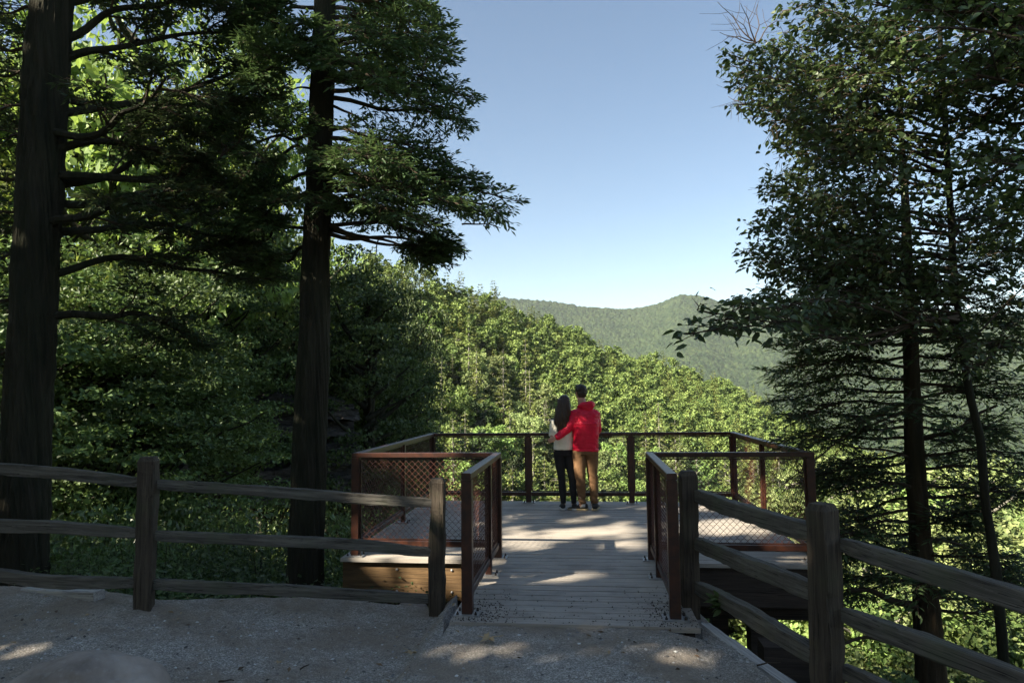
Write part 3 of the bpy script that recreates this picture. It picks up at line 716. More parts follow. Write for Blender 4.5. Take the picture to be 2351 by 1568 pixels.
def limb_with_sprays(path, y0, ax, ay, mid_, tip, dy, rg, r0=.055, nchild=9, wid=.34, spread=.8, cover=.25):
    A = on(path, Py(ax, ay, y0)[2]); Mx = Py(*mid_, y0+dy*.5); T_ = Py(*tip, y0+dy); t_ = np.linspace(0, 1, 16)[:, None]
    C = 2*Mx-.5*(A+T_); P = (1-t_)**2*A+2*t_*(1-t_)*C+t_**2*T_; P += .05*np.sin(t_*11+rg.uniform(0, 6, 3))*np.sin(np.pi*t_); L = np.linalg.norm(T_-A); LIMBS.append((P, r0))
    for j in range(nchild):
        s_ = cover+(1-cover)*(j+rg.random())/nchild; q, T = curve_at(P, np.array([s_])); q, T = q[0], T[0]; S_ = norm(np.cross(T, UP))*(1 if j % 2 else -1)
        d = norm(T*rg.uniform(.4, .9)+S_*rg.uniform(.3, .9)+UP*rg.uniform(-.35, .55)); l_ = L*spread*rg.uniform(.22, .42)*(1.15-.6*s_)+.25
        B.append((q, q+d*l_, dict(wid=wid*rg.uniform(.7, 1.2), n2=int(8+l_*7), r0=max(.008, r0*.3), cover=(.2, 1), sag=rg.uniform(-.04, .10))))
    B.append((P[12], P[15], dict(wid=wid, n2=10, r0=r0*.3, cover=(.0, 1))))
LIMBS = []
for ay, mid_, tip, dy in ((15, (660, 20), (600, 5), .3), (55, (670, 60), (575, 40), -.5), (85, (650, 100), (590, 110), .7), (120, (660, 140), (610, 165), -.6), (305, (640, 320), (540, 335), .2), (350, (650, 350), (560, 400), -.7), (390, (640, 420), (550, 440), .7), (440, (660, 460), (590, 510), -.3), (500, (650, 530), (560, 560), .4), (560, (660, 590), (600, 620), .8)):
    limb_with_sprays(pC, yT, 735, ay, mid_, tip, dy, rg, r0=.03, nchild=4, spread=.9, wid=.25)
# short sprigs on the bole
for ay in (90, 130, 340, 380, 440, 460): cb(735, ay, 735+rg.uniform(-50, 50), ay+14, -.75, wid=.3, n2=12, r0=.012)
T_c = near_tree('hemlock_tree', 'tall hemlock with a sunflecked bare bole standing between left fence and platform', 'tree', pC, rC, (M['bark'], M['twig'], M['hemlock']), B, 3, k=150, n=600, m3=7, k4=6, r0=.035)
for P_, r_ in LIMBS: sn = MB(); sn.tube(P_, np.linspace(r_, .008, 16), 8); under(T_c, sn.build('limb', M['bark']))
# dead snags and drooping bare twigs of the same tree
sn = MB()
for a, b, r_ in (((733, 205), (661, 210), .02), ((733, 252), (678, 258), .013), ((760, 242), (860, 300), .02), ((860, 262), (865, 305), .008), ((1060, 515), (1150, 524), .012), ((1110, 518), (1126, 540), .007), ((1000, 300), (1012, 318), .006), ((970, 300), (1000, 320), .006), ((870, 545), (860, 600), .01), ((740, 520), (1020, 545), .03)):
    sn = MB(); sn.tube(bez(Py(*a, yT), Py(*b, yT+.1), .12, 10, rg, .02), np.linspace(r_, r_*.35, 10), 6); under(T_c, sn.build('dead_branch', M['twig']))

# ---- left hemlock, great dark bole at the frame edge
yL = 7.0
pL = px_path([(50, 1400), (62, 1000), (82, 600), (104, 200), (118, 0)], yL); pL = [pL[0]+(pL[0]-pL[1])*.9]+pL; e = norm(pL[-1]-pL[-2]); pL += [pL[-1]+e*3, pL[-1]+e*10]
rL = [.27, .235, .225, .225, .22, .21, .17, .05]; B = []
def lb(ay, bx, by, dy=0., **kw): cb(104, ay, bx, by, dy, path=pL, y0=yL, **kw)
LIMBS = []
for ay, mid_, tip, dy in ((150, (300, 100), (560, 70), .9), (210, (330, 245), (640, 215), 1.5), (110, (280, 30), (480, -20), .5), (265, (420, 210), (600, 130), 1.8), (440, (330, 360), (590, 240), 1.4), (455, (350, 470), (620, 430), 1.9), (350, (300, 330), (470, 380), .3),
                          (545, (330, 520), (600, 560), 1.5), (640, (330, 600), (580, 650), 1.2), (300, (250, 290), (380, 180), -.4), (520, (260, 470), (400, 430), -.3), (740, (280, 720), (430, 770), .6), (30, (240, -30), (420, -90), .6), (400, (420, 400), (520, 330), .9)):
    limb_with_sprays(pL, yL, 104, ay, mid_, tip, dy, rg, nchild=5, wid=.24)
for ay, bx, by, dy in ((20, -30, 20, .3), (90, -60, 110, .5), (160, -50, 170, .3), (230, -60, 260, .6), (300, -40, 330, .3), (380, -60, 420, .4), (460, -40, 500, .4), (560, -60, 600, .3), (660, -60, 700, .3), (780, -50, 820, .3), (60, 20, 60, 1.2), (280, 10, 290, 1.4), (500, 5, 520, 1.3)): lb(ay, bx, by, dy, wid=.5, n2=16)
T_l = near_tree('hemlock_tree', 'thick dark hemlock bole with arching limbs at the left edge of the photo', 'tree', pL, rL, (M['bark'], M['twig'], M['hemlock']), B, 4, k=150, n=600, m3=6, k4=5)

for P_, r_ in LIMBS: sn = MB(); sn.tube(P_, np.linspace(r_, .012, 16), 8); under(T_l, sn.build('limb', M['bark']))
# ---- right conifer with tiers of horizontal boughs
yR = 7.8
pR = px_path([(2140, 1568), (2128, 1400), (2112, 1230), (2098, 1000), (2086, 700), (2080, 500), (2074, 380)], yR); pR = [pR[0]+(pR[0]-pR[1])*2.5]+pR; pR += [pR[-1]+norm(pR[-1]-pR[-2])*1.8]
rR = [.20, .155, .125, .10, .088, .07, .045, .032, .012]; B = []
def rb(ay, bx, by, dy=0., **kw): cb(2100, ay, bx, by, dy, path=pR, y0=yR, **kw)
rg = np.random.default_rng(5)
edge = lambda y: np.interp(y, [560, 640, 700, 790, 850, 900, 960, 1010, 1060, 1150, 1250, 1400, 1560], [1880, 1800, 1840, 1800, 1728, 1735, 1775, 1785, 1800, 1830, 1850, 1900, 1960])
for ay in np.linspace(520, 1330, 31):
    by = ay+rg.uniform(-5, 45); rb(ay, edge(by)+rg.uniform(-5, 90), by, rg.uniform(-.9, 1.2), wid=.42, n2=24, m3=7, k4=4, r0=.02, cover=(.22, 1), sag=rg.uniform(-.02, .1), lw=.022)
for ay in np.linspace(560, 1400, 27):
    rb(ay, rg.uniform(2230, 2460), ay+rg.uniform(-30, 50), rg.uniform(-.9, 1.2), wid=.42, n2=22, m3=7, k4=4, r0=.02, cover=(.2, 1), sag=rg.uniform(-.02, .1), lw=.022)
for ay in np.linspace(560, 1300, 12): rb(ay, rg.uniform(1980, 2200), ay+rg.uniform(0, 60), rg.choice([-1.4, -1.1, 1.6]), wid=.4, n2=16, m3=6, k4=4, r0=.015, cover=(.25, 1))
for a, b in (((1400, 2000), (1370, 0)),): pass
T_r = near_tree('hemlock_tree', 'hemlock with tiers of thin dark boughs behind the right fence', 'tree', pR, rR, (M['bark_red'], M['twig'], M['hemlock']), B, 6, k=40, n=300)
sn = MB()
for a, b, r_, sg_ in (((2120, 1400), (1945, 1355), .045, .10), ((2120, 1360), (2300, 1330), .03, -.1), ((2110, 1060), (1850, 1000), .016, .05), ((2105, 930), (1800, 1110), .014, .1), ((2120, 1480), (1880, 1500), .025, .15), ((2110, 1010), (2290, 930), .03, -.08), ((2110, 1120), (1930, 1130), .02, .1)):
    sn = MB(); sn.tube(bez(Py(*a, yR), Py(*b, yR-.3), sg_, 12, rg, .03), np.linspace(r_, r_*.45, 12), 7); under(T_r, sn.build('bare_limb', M['twig']))

# ---- slender beech on the right whose leafy sprays make the right silhouette
yB = 6.6
pB = px_path([(2310, 1600), (2300, 1450), (2285, 1300), (2262, 1150), (2252, 1010), (2225, 900), (2207, 780), (2190, 620), (2180, 450), (2165, 200), (2150, -60)], yB); pB = [pB[0]-UP*1.6]+pB+[pB[-1]+UP*2.5]
rB = [.05, .045, .042, .040, .038, .036, .034, .032, .030, .028, .024, .02, .01]; B = []
def bb(ay, bx, by, dy=0., ax=2190, **kw): cb(ax, ay, bx, by, dy, path=pB, y0=yB, **kw)
rg = np.random.default_rng(9)
for bx, by, ay, dy in ((1840, 8, 120, -.5), (1890, 30, 140, .4), (1900, 70, 170, -.9), (1690, 130, 300, -.4), (1679, 150, 330, 0), (1700, 185, 330, .6), (1720, 235, 380, -.2), (1745, 110, 270, .3), (1760, 175, 320, -.8), (1750, 250, 400, .5),
                       (1800, 95, 230, 0), (1830, 140, 260, .8), (1850, 190, 300, -.8), (1800, 240, 360, .2), (1815, 320, 430, -.1), (1840, 290, 400, .8), (1850, 350, 450, -.6), (1785, 412, 520, -.3), (1775, 440, 540, .3), (1830, 400, 500, .7), (1850, 450, 540, -.8),
                       (1745, 520, 620, 0), (1765, 500, 600, .5), (1800, 490, 590, -.6), (1725, 580, 680, -.3), (1750, 600, 680, .4), (1790, 560, 650, -.9), (1775, 632, 700, .1), (1830, 600, 670, .8), (1850, 540, 620, -.3),
                       (1710, 690, 760, -.6), (1760, 680, 740, .2), (1810, 700, 760, -.2), (1900, 250, 350, -1.2), (1930, 340, 430, -1.3), (1920, 440, 520, -1.2), (1930, 560, 640, -1.3), (1930, 660, 720, -1.2), (1950, 150, 260, -1.2), (1960, 40, 150, -1.1)):
    bb(ay, bx, by, dy, wid=.42, n2=20, m3=4, k4=5, r0=.016, cover=(.28, 1), flat=.35)
for _ in range(24):
    ay = rg.uniform(0, 800); bb(ay+60, rg.uniform(1950, 2420), ay-rg.uniform(-20, 90), rg.choice([-1, 1])*rg.uniform(.3, 1.3), wid=.34, n2=11, m3=4, k4=4, r0=.014, cover=(.2, 1), flat=.35)
# the long low spray reaching out in front of the mountain
for bx, by, ay, dy in ((1572, 768, 735, -2.4), (1600, 712, 725, -2.3), (1640, 735, 735, -2.3), (1680, 700, 725, -2.2)):
    bb(ay, bx, by, dy, wid=.2, n2=15, m3=3, k4=3, r0=.018, cover=(.52, 1), sag=-.02, flat=.3, ls=.075, lw=.036)
T_b = near_tree('beech_tree', 'slender leaning beech with oval leaves, its lowest spray in front of the mountain', 'tree', pB, rB, (M['bark'], M['twig'], M['beech']), B, 8, k=18, n=120, kind='broad', ls=.068, lw=.036)
def dead(a, tips, r_, y):
    P0 = Py(*a, y); sn = MB()
    for t_ in tips:
        Q = bez(P0, Py(*t_, y+rg.uniform(-.3, .3)), rg.uniform(-.12, .12), 9, rg, .04); sn.tube(Q, np.linspace(r_, r_*.3, 9), 5)
        for s_ in (.45, .62, .78): 
            q = Q[int(s_*8)]; d = norm(Q[-1]-Q[0]); e2 = norm(np.cross(d, [0.1, 1, 0]))*rg.choice([-1, 1]); sn.tube([q, q+(d*.7+e2)*.07, q+(d*.9+e2)*rg.uniform(.1, .2)], [r_*.4, r_*.3, r_*.2], 4)
    under(T_b, sn.build('dead_twig', M['twig']))
dead((1735, 100), ((1647, 5), (1700, 8), (1740, 10), (1793, 28), (1652, 75)), .007, 6.3); dead((1727, 95), ((1668, 85), (1680, 30)), .006, 6.3)
dead((1712, 240), ((1668, 245), (1672, 222), (1690, 180)), .006, 6.4); dead((1800, 280), ((1762, 302),), .006, 6.4); dead((1795, 445), ((1742, 415), (1795, 375), (1765, 410)), .005, 6.4); dead((1970, 160), ((1990, 135), (2010, 140), (1975, 130)), .004, 6)

# ---- maple leaning in from the right, its limb crossing the top corner
yM = 4.9
pM = [Py(2700, 1500, yM), Py(2700, 900, yM), Py(2720, 300, yM), Py(2740, -200, yM), Py(2740, -700, yM)]; pM[0] = pM[0]-UP*1.2
B = []; rg = np.random.default_rng(15)
A0 = Py(2660, 120, yM); lim = [Py(2110, -20, yM+.8)]
B.append((A0, lim[0], dict(r0=.10, wid=.5, cover=(.55, 1), sag=-.06)))
for bx, by, ay, dy in ((2000, 10, 60, .6), (2060, 60, 110, .2), (2040, 110, 180, 1.0), (2150, 200, 230, .8), (2110, 230, 290, 1.4), (2200, 30, 60, 1.6), (2230, 130, 180, .5), (2170, 330, 400, 1.8), (2280, 340, 380, .9), (2250, 430, 450, 1.5), (2330, 60, 100, .6), (2300, 160, 200, 1.0), (2340, 480, 520, 1), (2320, 560, 600, 1.4), (2300, -20, 0, .5), (2090, 160, 220, .4), (2230, 370, 410, .2)):
    cb(2700, ay, bx, by, dy, path=pM, y0=yM, wid=.40, n2=13, m3=5, k4=4, r0=.03, cover=(.3, 1), flat=.3)
near_tree('maple_tree', 'maple leaning in at the upper right corner with one thick dark limb', 'tree', pM, [.22, .2, .18, .15, .08], (M['bark'], M['twig'], M['beech']), B, 18, k=24, n=120, kind='broad', ls=.07, lw=.045)

# ------------------------------------------------------------------ free-standing tree models
def proto_broad(seed, H, Wd, ncl, per, ls, mat, bark, lobes=.3, zc=.62, cs_=(.045, .095), zf=.6, outn=.75, wob=.4):
    rg = np.random.default_rng(seed); d = norm(rg.normal(0, 1, (ncl, 3))); d[:, 2] = np.where(d[:, 2] < -.55, -d[:, 2], d[:, 2])
    bump_ = sum(np.clip(d@norm(rg.normal(0, 1, 3)), 0, 1)**6*rg.uniform(-.5, .9) for _ in range(9))
    rad = (.35+.65*rg.random(ncl)**.6)*(1+lobes*bump_); ctr = np.array([0, 0, H*zc]); sc = np.array([Wd/2, Wd/2, H*(1-zc)*.92])
    C = ctr+d*rad[:, None]*sc; cs = Wd*rg.uniform(*cs_, ncl)
    P = np.repeat(C, per, 0); u_ = norm(rg.normal(0, 1, P.shape)); rr_ = u_*(rg.uniform(.6, 1.5, (len(P), 1)))*np.array([1, 1, zf])*np.repeat(cs, per)[:, None]; P = P+rr_
    out = norm(P-ctr+[0, 0, H*.1]); N = len(P)
    leaf = MB(); leaf.rhombs(P, rg.normal(0, 1, (N, 3))+out*.3-UP*.3, u_*outn+out*.45+UP*.3+rg.normal(0, wob, (N, 3)), ls*rg.uniform(.6, 1.3, N), ls*.72*rg.uniform(.6, 1.3, N), fold=.12)
    wood = MB(); tw = [[0, 0, -1.5], [0, 0, 0], [rg.normal(0, .02)*H, rg.normal(0, .02)*H, H*.45], [rg.normal(0, .03)*H, rg.normal(0, .03)*H, H*.9]]
    wood.tube(bez(tw[0], tw[3], 0, 14, rg, .012), np.linspace(H*.02, H*.004, 14), 8, cap=False)
    br = wood
    for i in rg.choice(ncl, min(ncl, 46), replace=False):
        z0 = max(H*.25, C[i, 2]-np.hypot(C[i, 0], C[i, 1])*rg.uniform(.5, 1)); A = np.array([0, 0, z0]); br.tube(bez(A, C[i], -.06, 7, rg, .03), np.linspace(H*.007, H*.0015, 7), 5, cap=False)
    return wood.mesh('trunk', bark, True), None, leaf.mesh('crown', mat)
def proto_conifer(seed, H, Wd, ls, mat, bark, tiers=26, dens=1.0, gap=0.):
    rg = np.random.default_rng(seed); P = []; D = []; br = wood = MB()
    for i in range(tiers):
        s = (i+rg.random())/tiers; z = H*(.08+.92*s); rm = Wd/2*(1-s)**.8*rg.uniform(.65, 1.15)
        for j in range(int(4+6*(1-s))):
            a = rg.random()*6.283; L = rm*rg.uniform(.6, 1.2)+.2; d = np.array([math.cos(a), math.sin(a), rg.uniform(-.25, .18)]); e_ = np.array([-math.sin(a), math.cos(a), 0])
            k = int((6+26*(1-s))*dens); t_ = rg.random(k)**.6; w_ = rg.normal(0, .22, k)*L*(1-t_*.6)
            p = np.array([0, 0, z])+d*(L*t_)[:, None]+e_*w_[:, None]-UP*(.12*L*t_**2)[:, None]+rg.normal(0, .08, (k, 3))*ls
            P.append(p); D.append(np.repeat([d], k, 0)*.9+e_*np.sign(w_)[:, None]*.6); br.prisms(np.array([[0, 0, z]]), np.array([[0, 0, z]])+d*L, .0022*H+np.zeros(1), .0006*H+np.zeros(1))
    P = np.concatenate(P); D = np.concatenate(D); N = len(P); leaf = MB()
    leaf.rhombs(P, D+rg.normal(0, .3, (N, 3))-UP*.15, UP+rg.normal(0, .45, (N, 3)), ls*rg.uniform(.7, 1.4, N), ls*.5*rg.uniform(.7, 1.3, N), fold=.1)
    wood.tube([[0, 0, -1.5], [0, 0, H*.3], [0, 0, H*.7], [0, 0, H]], [H*.017, H*.013, H*.007, .01], 8, cap=False)
    return wood.mesh('trunk', bark, True), None, leaf.mesh('crown', mat)
def put(proto, name, loc, scale, rz, label=None, cat='tree', group=None, tilt=0.):
    """a tree thing sharing its model's meshes"""
    root = empty(name, tuple(loc), label, cat, group); root.rotation_euler = (tilt, 0, rz); root.scale = (scale[0], scale[0], scale[1])
    for me, nm in zip(proto, ('trunk', 'limbs', 'crown')):
        if me is None: continue
        o = bpy.data.objects.new(nm, me); COL.objects.link(o); o.parent = root
    return root

# ---- hillside wood across the gorge
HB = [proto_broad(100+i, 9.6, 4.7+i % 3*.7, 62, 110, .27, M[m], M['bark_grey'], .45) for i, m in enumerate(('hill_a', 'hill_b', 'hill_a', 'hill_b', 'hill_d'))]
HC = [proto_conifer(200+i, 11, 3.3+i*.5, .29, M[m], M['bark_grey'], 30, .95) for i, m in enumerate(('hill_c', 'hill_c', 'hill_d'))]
rg = np.random.default_rng(77); cand = []
tries = 0
cells = {}
while tries < 120000 and len(cand) < 2900:
    tries += 1
    px_ = rg.uniform(560, 2560) if rg.random() < .8 else rg.uniform(-300, 560); az = math.atan2(*ray(px_, 903)[:2]); cr = float(np.interp(az, _az, HR)); r = 52+(cr+12-52)*math.sqrt(rg.random())
    x, y = r*math.sin(az), r*math.cos(az); sp_ = 3.0; key = (int(x//sp_), int(y//sp_))
    if any((x-q[0])**2+(y-q[1])**2 < sp_**2 for dx in (-1, 0, 1) for dy in (-1, 0, 1) for q in cells.get((key[0]+dx, key[1]+dy), ())): continue
    cells.setdefault(key, []).append((x, y)); cand.append((px_, x, y, r))
def vis(c):  # nearer, in the open part of the picture first
    px_, x, y, r = c; open_ = 1.0 if 830 < px_ < 1900 else (.55 if px_ >= 1900 else .3); return -open_/r
cand.sort(key=vis)
stuff = []
def spot(px_, r):
    return ('far up the left part' if px_ < 1000 else 'left of the couple' if px_ < 1230 else 'behind the couple' if px_ < 1400 else 'right of the couple' if px_ < 1640 else 'beside the right trees' if px_ < 1900 else 'seen through the right trees')+(', at the foot' if r < 85 else ', half way up' if r < 140 else ', near the crest')
for i, (px_, x, y, r) in enumerate(cand):
    conif = rg.random() < (.46 if px_ < 1250 else .24); dark = rg.random() < .15
    z = float(ground_z(x, y)); s = rg.uniform(.55, 1.2); rz = rg.uniform(0, 6.28)
    if i < 310:
        if conif: 
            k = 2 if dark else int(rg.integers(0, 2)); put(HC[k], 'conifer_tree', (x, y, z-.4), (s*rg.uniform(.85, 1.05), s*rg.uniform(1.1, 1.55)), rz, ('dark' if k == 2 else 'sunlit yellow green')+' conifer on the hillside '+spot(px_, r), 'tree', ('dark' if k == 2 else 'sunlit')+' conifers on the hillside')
        else:
            k = 4 if dark else int(rg.integers(0, 4)); w_ = ('yellow green', 'pale green', 'yellow green', 'pale green', 'dark green')[k]
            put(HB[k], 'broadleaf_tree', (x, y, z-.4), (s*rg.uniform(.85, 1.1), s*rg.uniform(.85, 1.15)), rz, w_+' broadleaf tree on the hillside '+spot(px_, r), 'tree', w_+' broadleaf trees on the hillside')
    else: stuff.append((x, y, z-.4, s, rz, conif, dark))
# the trees beyond those read as one wood
for nm, sel, proto_f, mat in (('broadleaf_wood', 0, lambda: proto_broad(300, 9.6, 5.0, 40, 38, .44, None, None, .45)[2], 'hill_a'), ('conifer_wood', 1, lambda: proto_conifer(301, 11, 3.6, .42, None, None, 18, .65)[2], 'hill_c')):
    me = proto_f(); nv = len(me.vertices); V0 = np.empty(nv*3); me.vertices.foreach_get('co', V0); V0 = V0.reshape(-1, 3)
    w_ = MB(); sub = [q for q in stuff if bool(q[5]) == bool(sel)]
    for x, y, z, s, rz, _, _ in sub:
        c_, s_ = math.cos(rz)*s, math.sin(rz)*s; V = np.stack([V0[:, 0]*c_-V0[:, 1]*s_, V0[:, 0]*s_+V0[:, 1]*c_, V0[:, 2]*s], -1)+[x, y, z]; w_.add(V, np.arange(nv).reshape(-1, 4))
    bpy.data.meshes.remove(me)
    tag(w_.build(nm, M[mat]), ('broadleaf' if sel == 0 else 'conifer')+' trees massed on the far part of the hillside', 'wood', kind='stuff')

# ---- trees and bushes on the slope just below the overlook
MM = [proto_broad(401, 13, 8.5, 115, 85, .20, M['maple'], M['bark'], .6, cs_=(.04, .08), wob=.8), proto_broad(402, 12, 7.5, 105, 85, .20, M['maple'], M['bark'], .6, cs_=(.04, .08), wob=.8)]
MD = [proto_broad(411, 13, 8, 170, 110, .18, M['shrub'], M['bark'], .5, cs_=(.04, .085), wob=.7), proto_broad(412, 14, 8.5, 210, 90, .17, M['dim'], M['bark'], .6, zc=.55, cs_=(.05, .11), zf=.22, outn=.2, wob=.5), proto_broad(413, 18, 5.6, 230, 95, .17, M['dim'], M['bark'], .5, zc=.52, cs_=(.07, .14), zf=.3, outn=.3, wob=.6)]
def at_r(px_, r, zoff=0.): 
    p = Pr(px_, 903, r); return np.array([p[0], p[1], float(ground_z(p[0], p[1]))+zoff])
def top_at(proto_h, px_, py_, r):
    """vertical scale that puts the tree top at a height seen at row py_"""
    b = at_r(px_, r); return b, max(.4, (Pr(px_, py_, r)[2]-b[2])/proto_h)
mid = [('m', 0, 290, -80, 22, 1.15), ('m', 1, 470, 170, 26, .9), ('m', 1, 190, 140, 32, .9), ('m', 0, 400, 430, 36, 1.0), ('m', 1, 0, 60, 22, 1.1),
       ('m', 1, 800, 590, 46, .8), ('m', 0, 740, 560, 42, 1.0), ('m', 1, 600, 500, 44, 1.1), ('m', 0, 240, 470, 34, 1.0), ('m', 1, 500, 560, 30, .9), ('d', 1, 330, 600, 26, .8), ('d', 1, 640, 720, 32, .9), ('d', 1, 160, 740, 22, .8),
       ('d', 1, 330, 760, 17, .9), ('d', 1, 480, 640, 24, 1.0), ('d', 1, 200, 580, 17, .9), ('d', 2, 840, 555, 25, 1.15), ('d', 2, 915, 590, 33, .9), ('d', 2, 880, 720, 35, 1.1), ('d', 2, 770, 620, 30, 1.3), ('d', 0, 400, 800, 22, .8),
       ('d', 0, 120, 700, 18, .9), ('d', 0, 850, 860, 34, .7), ('d', 1, 20, 560, 16, 1.0), ('d', 2, 945, 690, 44, .9), ('d', 1, 610, 560, 27, .9)]
def where(px_, py_):
    a = 'high ' if py_ < 200 else 'mid-height ' if py_ < 620 else 'low '
    b = 'left of the thick left bole' if px_ < 100 else 'hard right of the thick left bole' if px_ < 260 else 'midway between the two hemlock boles' if px_ < 440 else 'close left of the centre bole' if px_ < 620 else 'crossing behind the centre bole' if px_ < 780 else 'just right of the centre bole' if px_ < 900 else 'above the left platform corner' if px_ < 980 else 'where wood meets open hillside'
    return a, b
words = ['tall', 'broad', 'leaning', 'ragged', 'spreading', 'young', 'dense', 'airy', 'slim', 'bushy', 'rounded']
for i, (kk, k, px_, py_, r, w_) in enumerate(mid):
    pr = (MM if kk == 'm' else MD)[k]; Hh = 13 if (kk, k) in (('m', 0), ('d', 0)) else (12 if kk == 'm' else 14 if k == 1 else 18)
    b, s = top_at(Hh, px_, py_, r)
    if kk == 'm': put(pr, 'maple_tree', b, (w_*max(.85, s*.7), s), i*1.7, '%s sunlit maple, its %stop %s' % (('broad' if w_ > 1.05 else 'slender'), *where(px_, py_)), 'tree', 'sunlit maples behind the left hemlocks')
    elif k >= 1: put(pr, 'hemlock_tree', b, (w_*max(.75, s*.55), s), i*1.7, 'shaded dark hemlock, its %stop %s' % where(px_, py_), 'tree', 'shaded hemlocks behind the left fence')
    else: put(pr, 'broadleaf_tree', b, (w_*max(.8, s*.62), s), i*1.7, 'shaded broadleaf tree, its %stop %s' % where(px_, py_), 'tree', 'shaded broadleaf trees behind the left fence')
HLOW = [proto_broad(450+i, 11, 7.5, 120, 120, .17, M[('hill_a', 'hill_b')[i]], M['bark_grey'], .5, cs_=(.04, .08)) for i in range(2)]
for j in range(46):
    px_ = 1620+j*17+_g.uniform(-30, 30); r = (30, 38, 47)[j % 3]+_g.uniform(-3, 3); py_ = (1330, 1230, 1130)[j % 3]+_g.uniform(-50, 40); b, s = top_at(11, px_, py_, r); k = j % 2
    put(HLOW[k], 'broadleaf_tree', b, (max(.45, s), s), j*2.1, 'sunlit '+('yellow green', 'pale green')[k % 2]+' treetop below the right fence, '+('behind its first bay', 'behind its tall post', 'left of the dark bole', 'right of the dark bole', 'at the photo edge')[min(4, int((px_-1600)/160))]+(', close', ', farther down', ', farthest down')[j % 3], 'tree', 'treetops below the right fence')
# understorey bushes
def proto_bush(seed, H, Wd, ncl, per, ls, mat):
    rg = np.random.default_rng(seed); a = rg.random(ncl)*6.283; q = rg.random(ncl)**.5; C = np.stack([np.cos(a)*q*Wd/2, np.sin(a)*q*Wd/2, H*(.2+.75*rg.random(ncl)*(1-.5*q))], -1)
    leaf = MB(); P = np.repeat(C, per, 0)+rg.normal(0, 1, (ncl*per, 3))*np.array([.11, .11, .05])*Wd; N = len(P)
    leaf.rhombs(P, rg.normal(0, 1, (N, 3))-UP*.3, UP+rg.normal(0, .45, (N, 3)), ls*rg.uniform(.6, 1.3, N), ls*.62*rg.uniform(.7, 1.2, N), fold=.15)
    br = MB()
    for c in C: br.tube(bez([c[0]*.15, c[1]*.15, -.4], c, .04, 6, rg, .03), np.linspace(.018, .004, 6), 4, cap=False)
    return None, br.mesh('stems', M['bark']), leaf.mesh('foliage', mat)
BU = [proto_bush(500+i, 2.4, 2.8, 60, 70, .075, M['shrub']) for i in range(3)]
BU[1] = proto_bush(511, 2.3, 2.4, 50, 60, .11, M['beech']); BU[2] = proto_bush(512, 2.6, 2.6, 70, 90, .055, M['dim'])
rg = np.random.default_rng(55)
def put_bush(px_, py_, r, i, side):
    a_, b_ = where(px_, 900); row = 'far down the slope' if r > 14 else 'part way down the slope' if r > 11 else 'on the brink of the gravel'
    p = Pr(px_, py_, r); g_ = float(ground_z(p[0], p[1])); s = max(.5, (p[2]-g_)/2.4)
    root = empty('bush', (p[0], p[1], g_), '%s bush %s, %s' % (('leafy green', 'broad leaved', 'fine leaved')[i % 3], row, b_ if side != 'r' else 'below the right fence'), 'bush', {'l': 'bushes below the left fence', 'r': 'bushes below the right fence', 'c': 'bushes below the platform'}[side])
    root.rotation_euler = (0, 0, i*1.3); root.scale = (min(1.3, .8+.15*s),)*2+(s,)
    for me, nm in zip(BU[i % 3][1:], ('stems', 'foliage')): o = bpy.data.objects.new(nm, me); COL.objects.link(o); o.parent = root
i = 0
for px_ in range(90, 1060, 62):
    for py_, r in ((1010, 15.5), (1130, 12.0), (1240, 9.8)):
        if py_ < 1100 and 440 < px_ < 800: continue
        put_bush(px_+rg.uniform(-25, 25), py_+rg.uniform(-40, 40)+(px_ > 800)*60, r+rg.uniform(-.8, .8), i, 'l' if px_ < 800 else 'c'); i += 1
for px_, py_, r in ((560, 1330, 8.6), (860, 1360, 8.4), (980, 1380, 7.6), (420, 1330, 8.2), (240, 1300, 8.4), (2240, 1560, 10)):
    put_bush(px_, py_, r, i, 'l' if px_ < 800 else 'c' if px_ < 1300 else 'r'); i += 1

# ---- cliff ledges seen behind the centre hemlock
t = NT('layered_rock'); v = t.coord('Object', (1, 1, 5)); n = t.noise(v, 1.6, 7, .65, .4); n2 = t.noise(t.coord('Object', (1, 1, 1)), .8, 3)
t.set(t.ramp(n, [(.3, (.02, .019, .018)), (.55, (.075, .07, .066)), (.75, (.19, .175, .165))]), .85, 0, .2); t.bump(n, .9, .15); M['rock'] = t.m
def cliff(px0, px1, py0, py1, r, seed, label):
    A = Pr(px0, py1, r); Bq = Pr(px1, py1, r*1.04); Ht = Pr(px0, py0, r)[2]-A[2]; A = A-UP*.8; Ht += .8; n_, m_ = 220, 160
    s = np.linspace(0, 1, n_)[:, None]; h = np.linspace(0, 1, m_)[None]; d = norm(Bq-A); nn = norm(np.cross(d, UP)); Lx = np.linalg.norm(Bq-A)
    S_ = s+0*h; H_ = h+0*s; st_ = np.floor(H_*11+.8*fbm2(S_*3, H_*2, seed, 3, 1.5)*3); blk = np.floor(S_*Lx*.9+st_*2.37+.6*fbm2(S_*Lx, st_, seed+6, 2, 1)); off = np.sin(blk*12.9+st_*78.2)*.28+fbm2(st_*3.1+.2*S_*Lx, st_*1.7, seed+1, 2, 1)*1.5+fbm2(S_*Lx*3, H_*Ht*6, seed+2, 3, 1)*.14
    off = off-H_*.8; top = 1-.25*np.clip(fbm2(S_*4, 0*S_, seed+4, 3, 1)*2, -.5, 1)
    P = A+d*(S_*Lx)[..., None]+nn*off[..., None]*1.0+UP*(H_*Ht*top)[..., None]
    # roll the top back into the hillside
    P = np.concatenate([P, (P[:, -1:]+(-nn*2.5+UP*.3)), (P[:, -1:]+(-nn*6))], 1)
    o = grid_obj('rock_ledge', P[..., 0], P[..., 1], P[..., 2], M['rock'], False); tag(o, label, 'rock'); return o
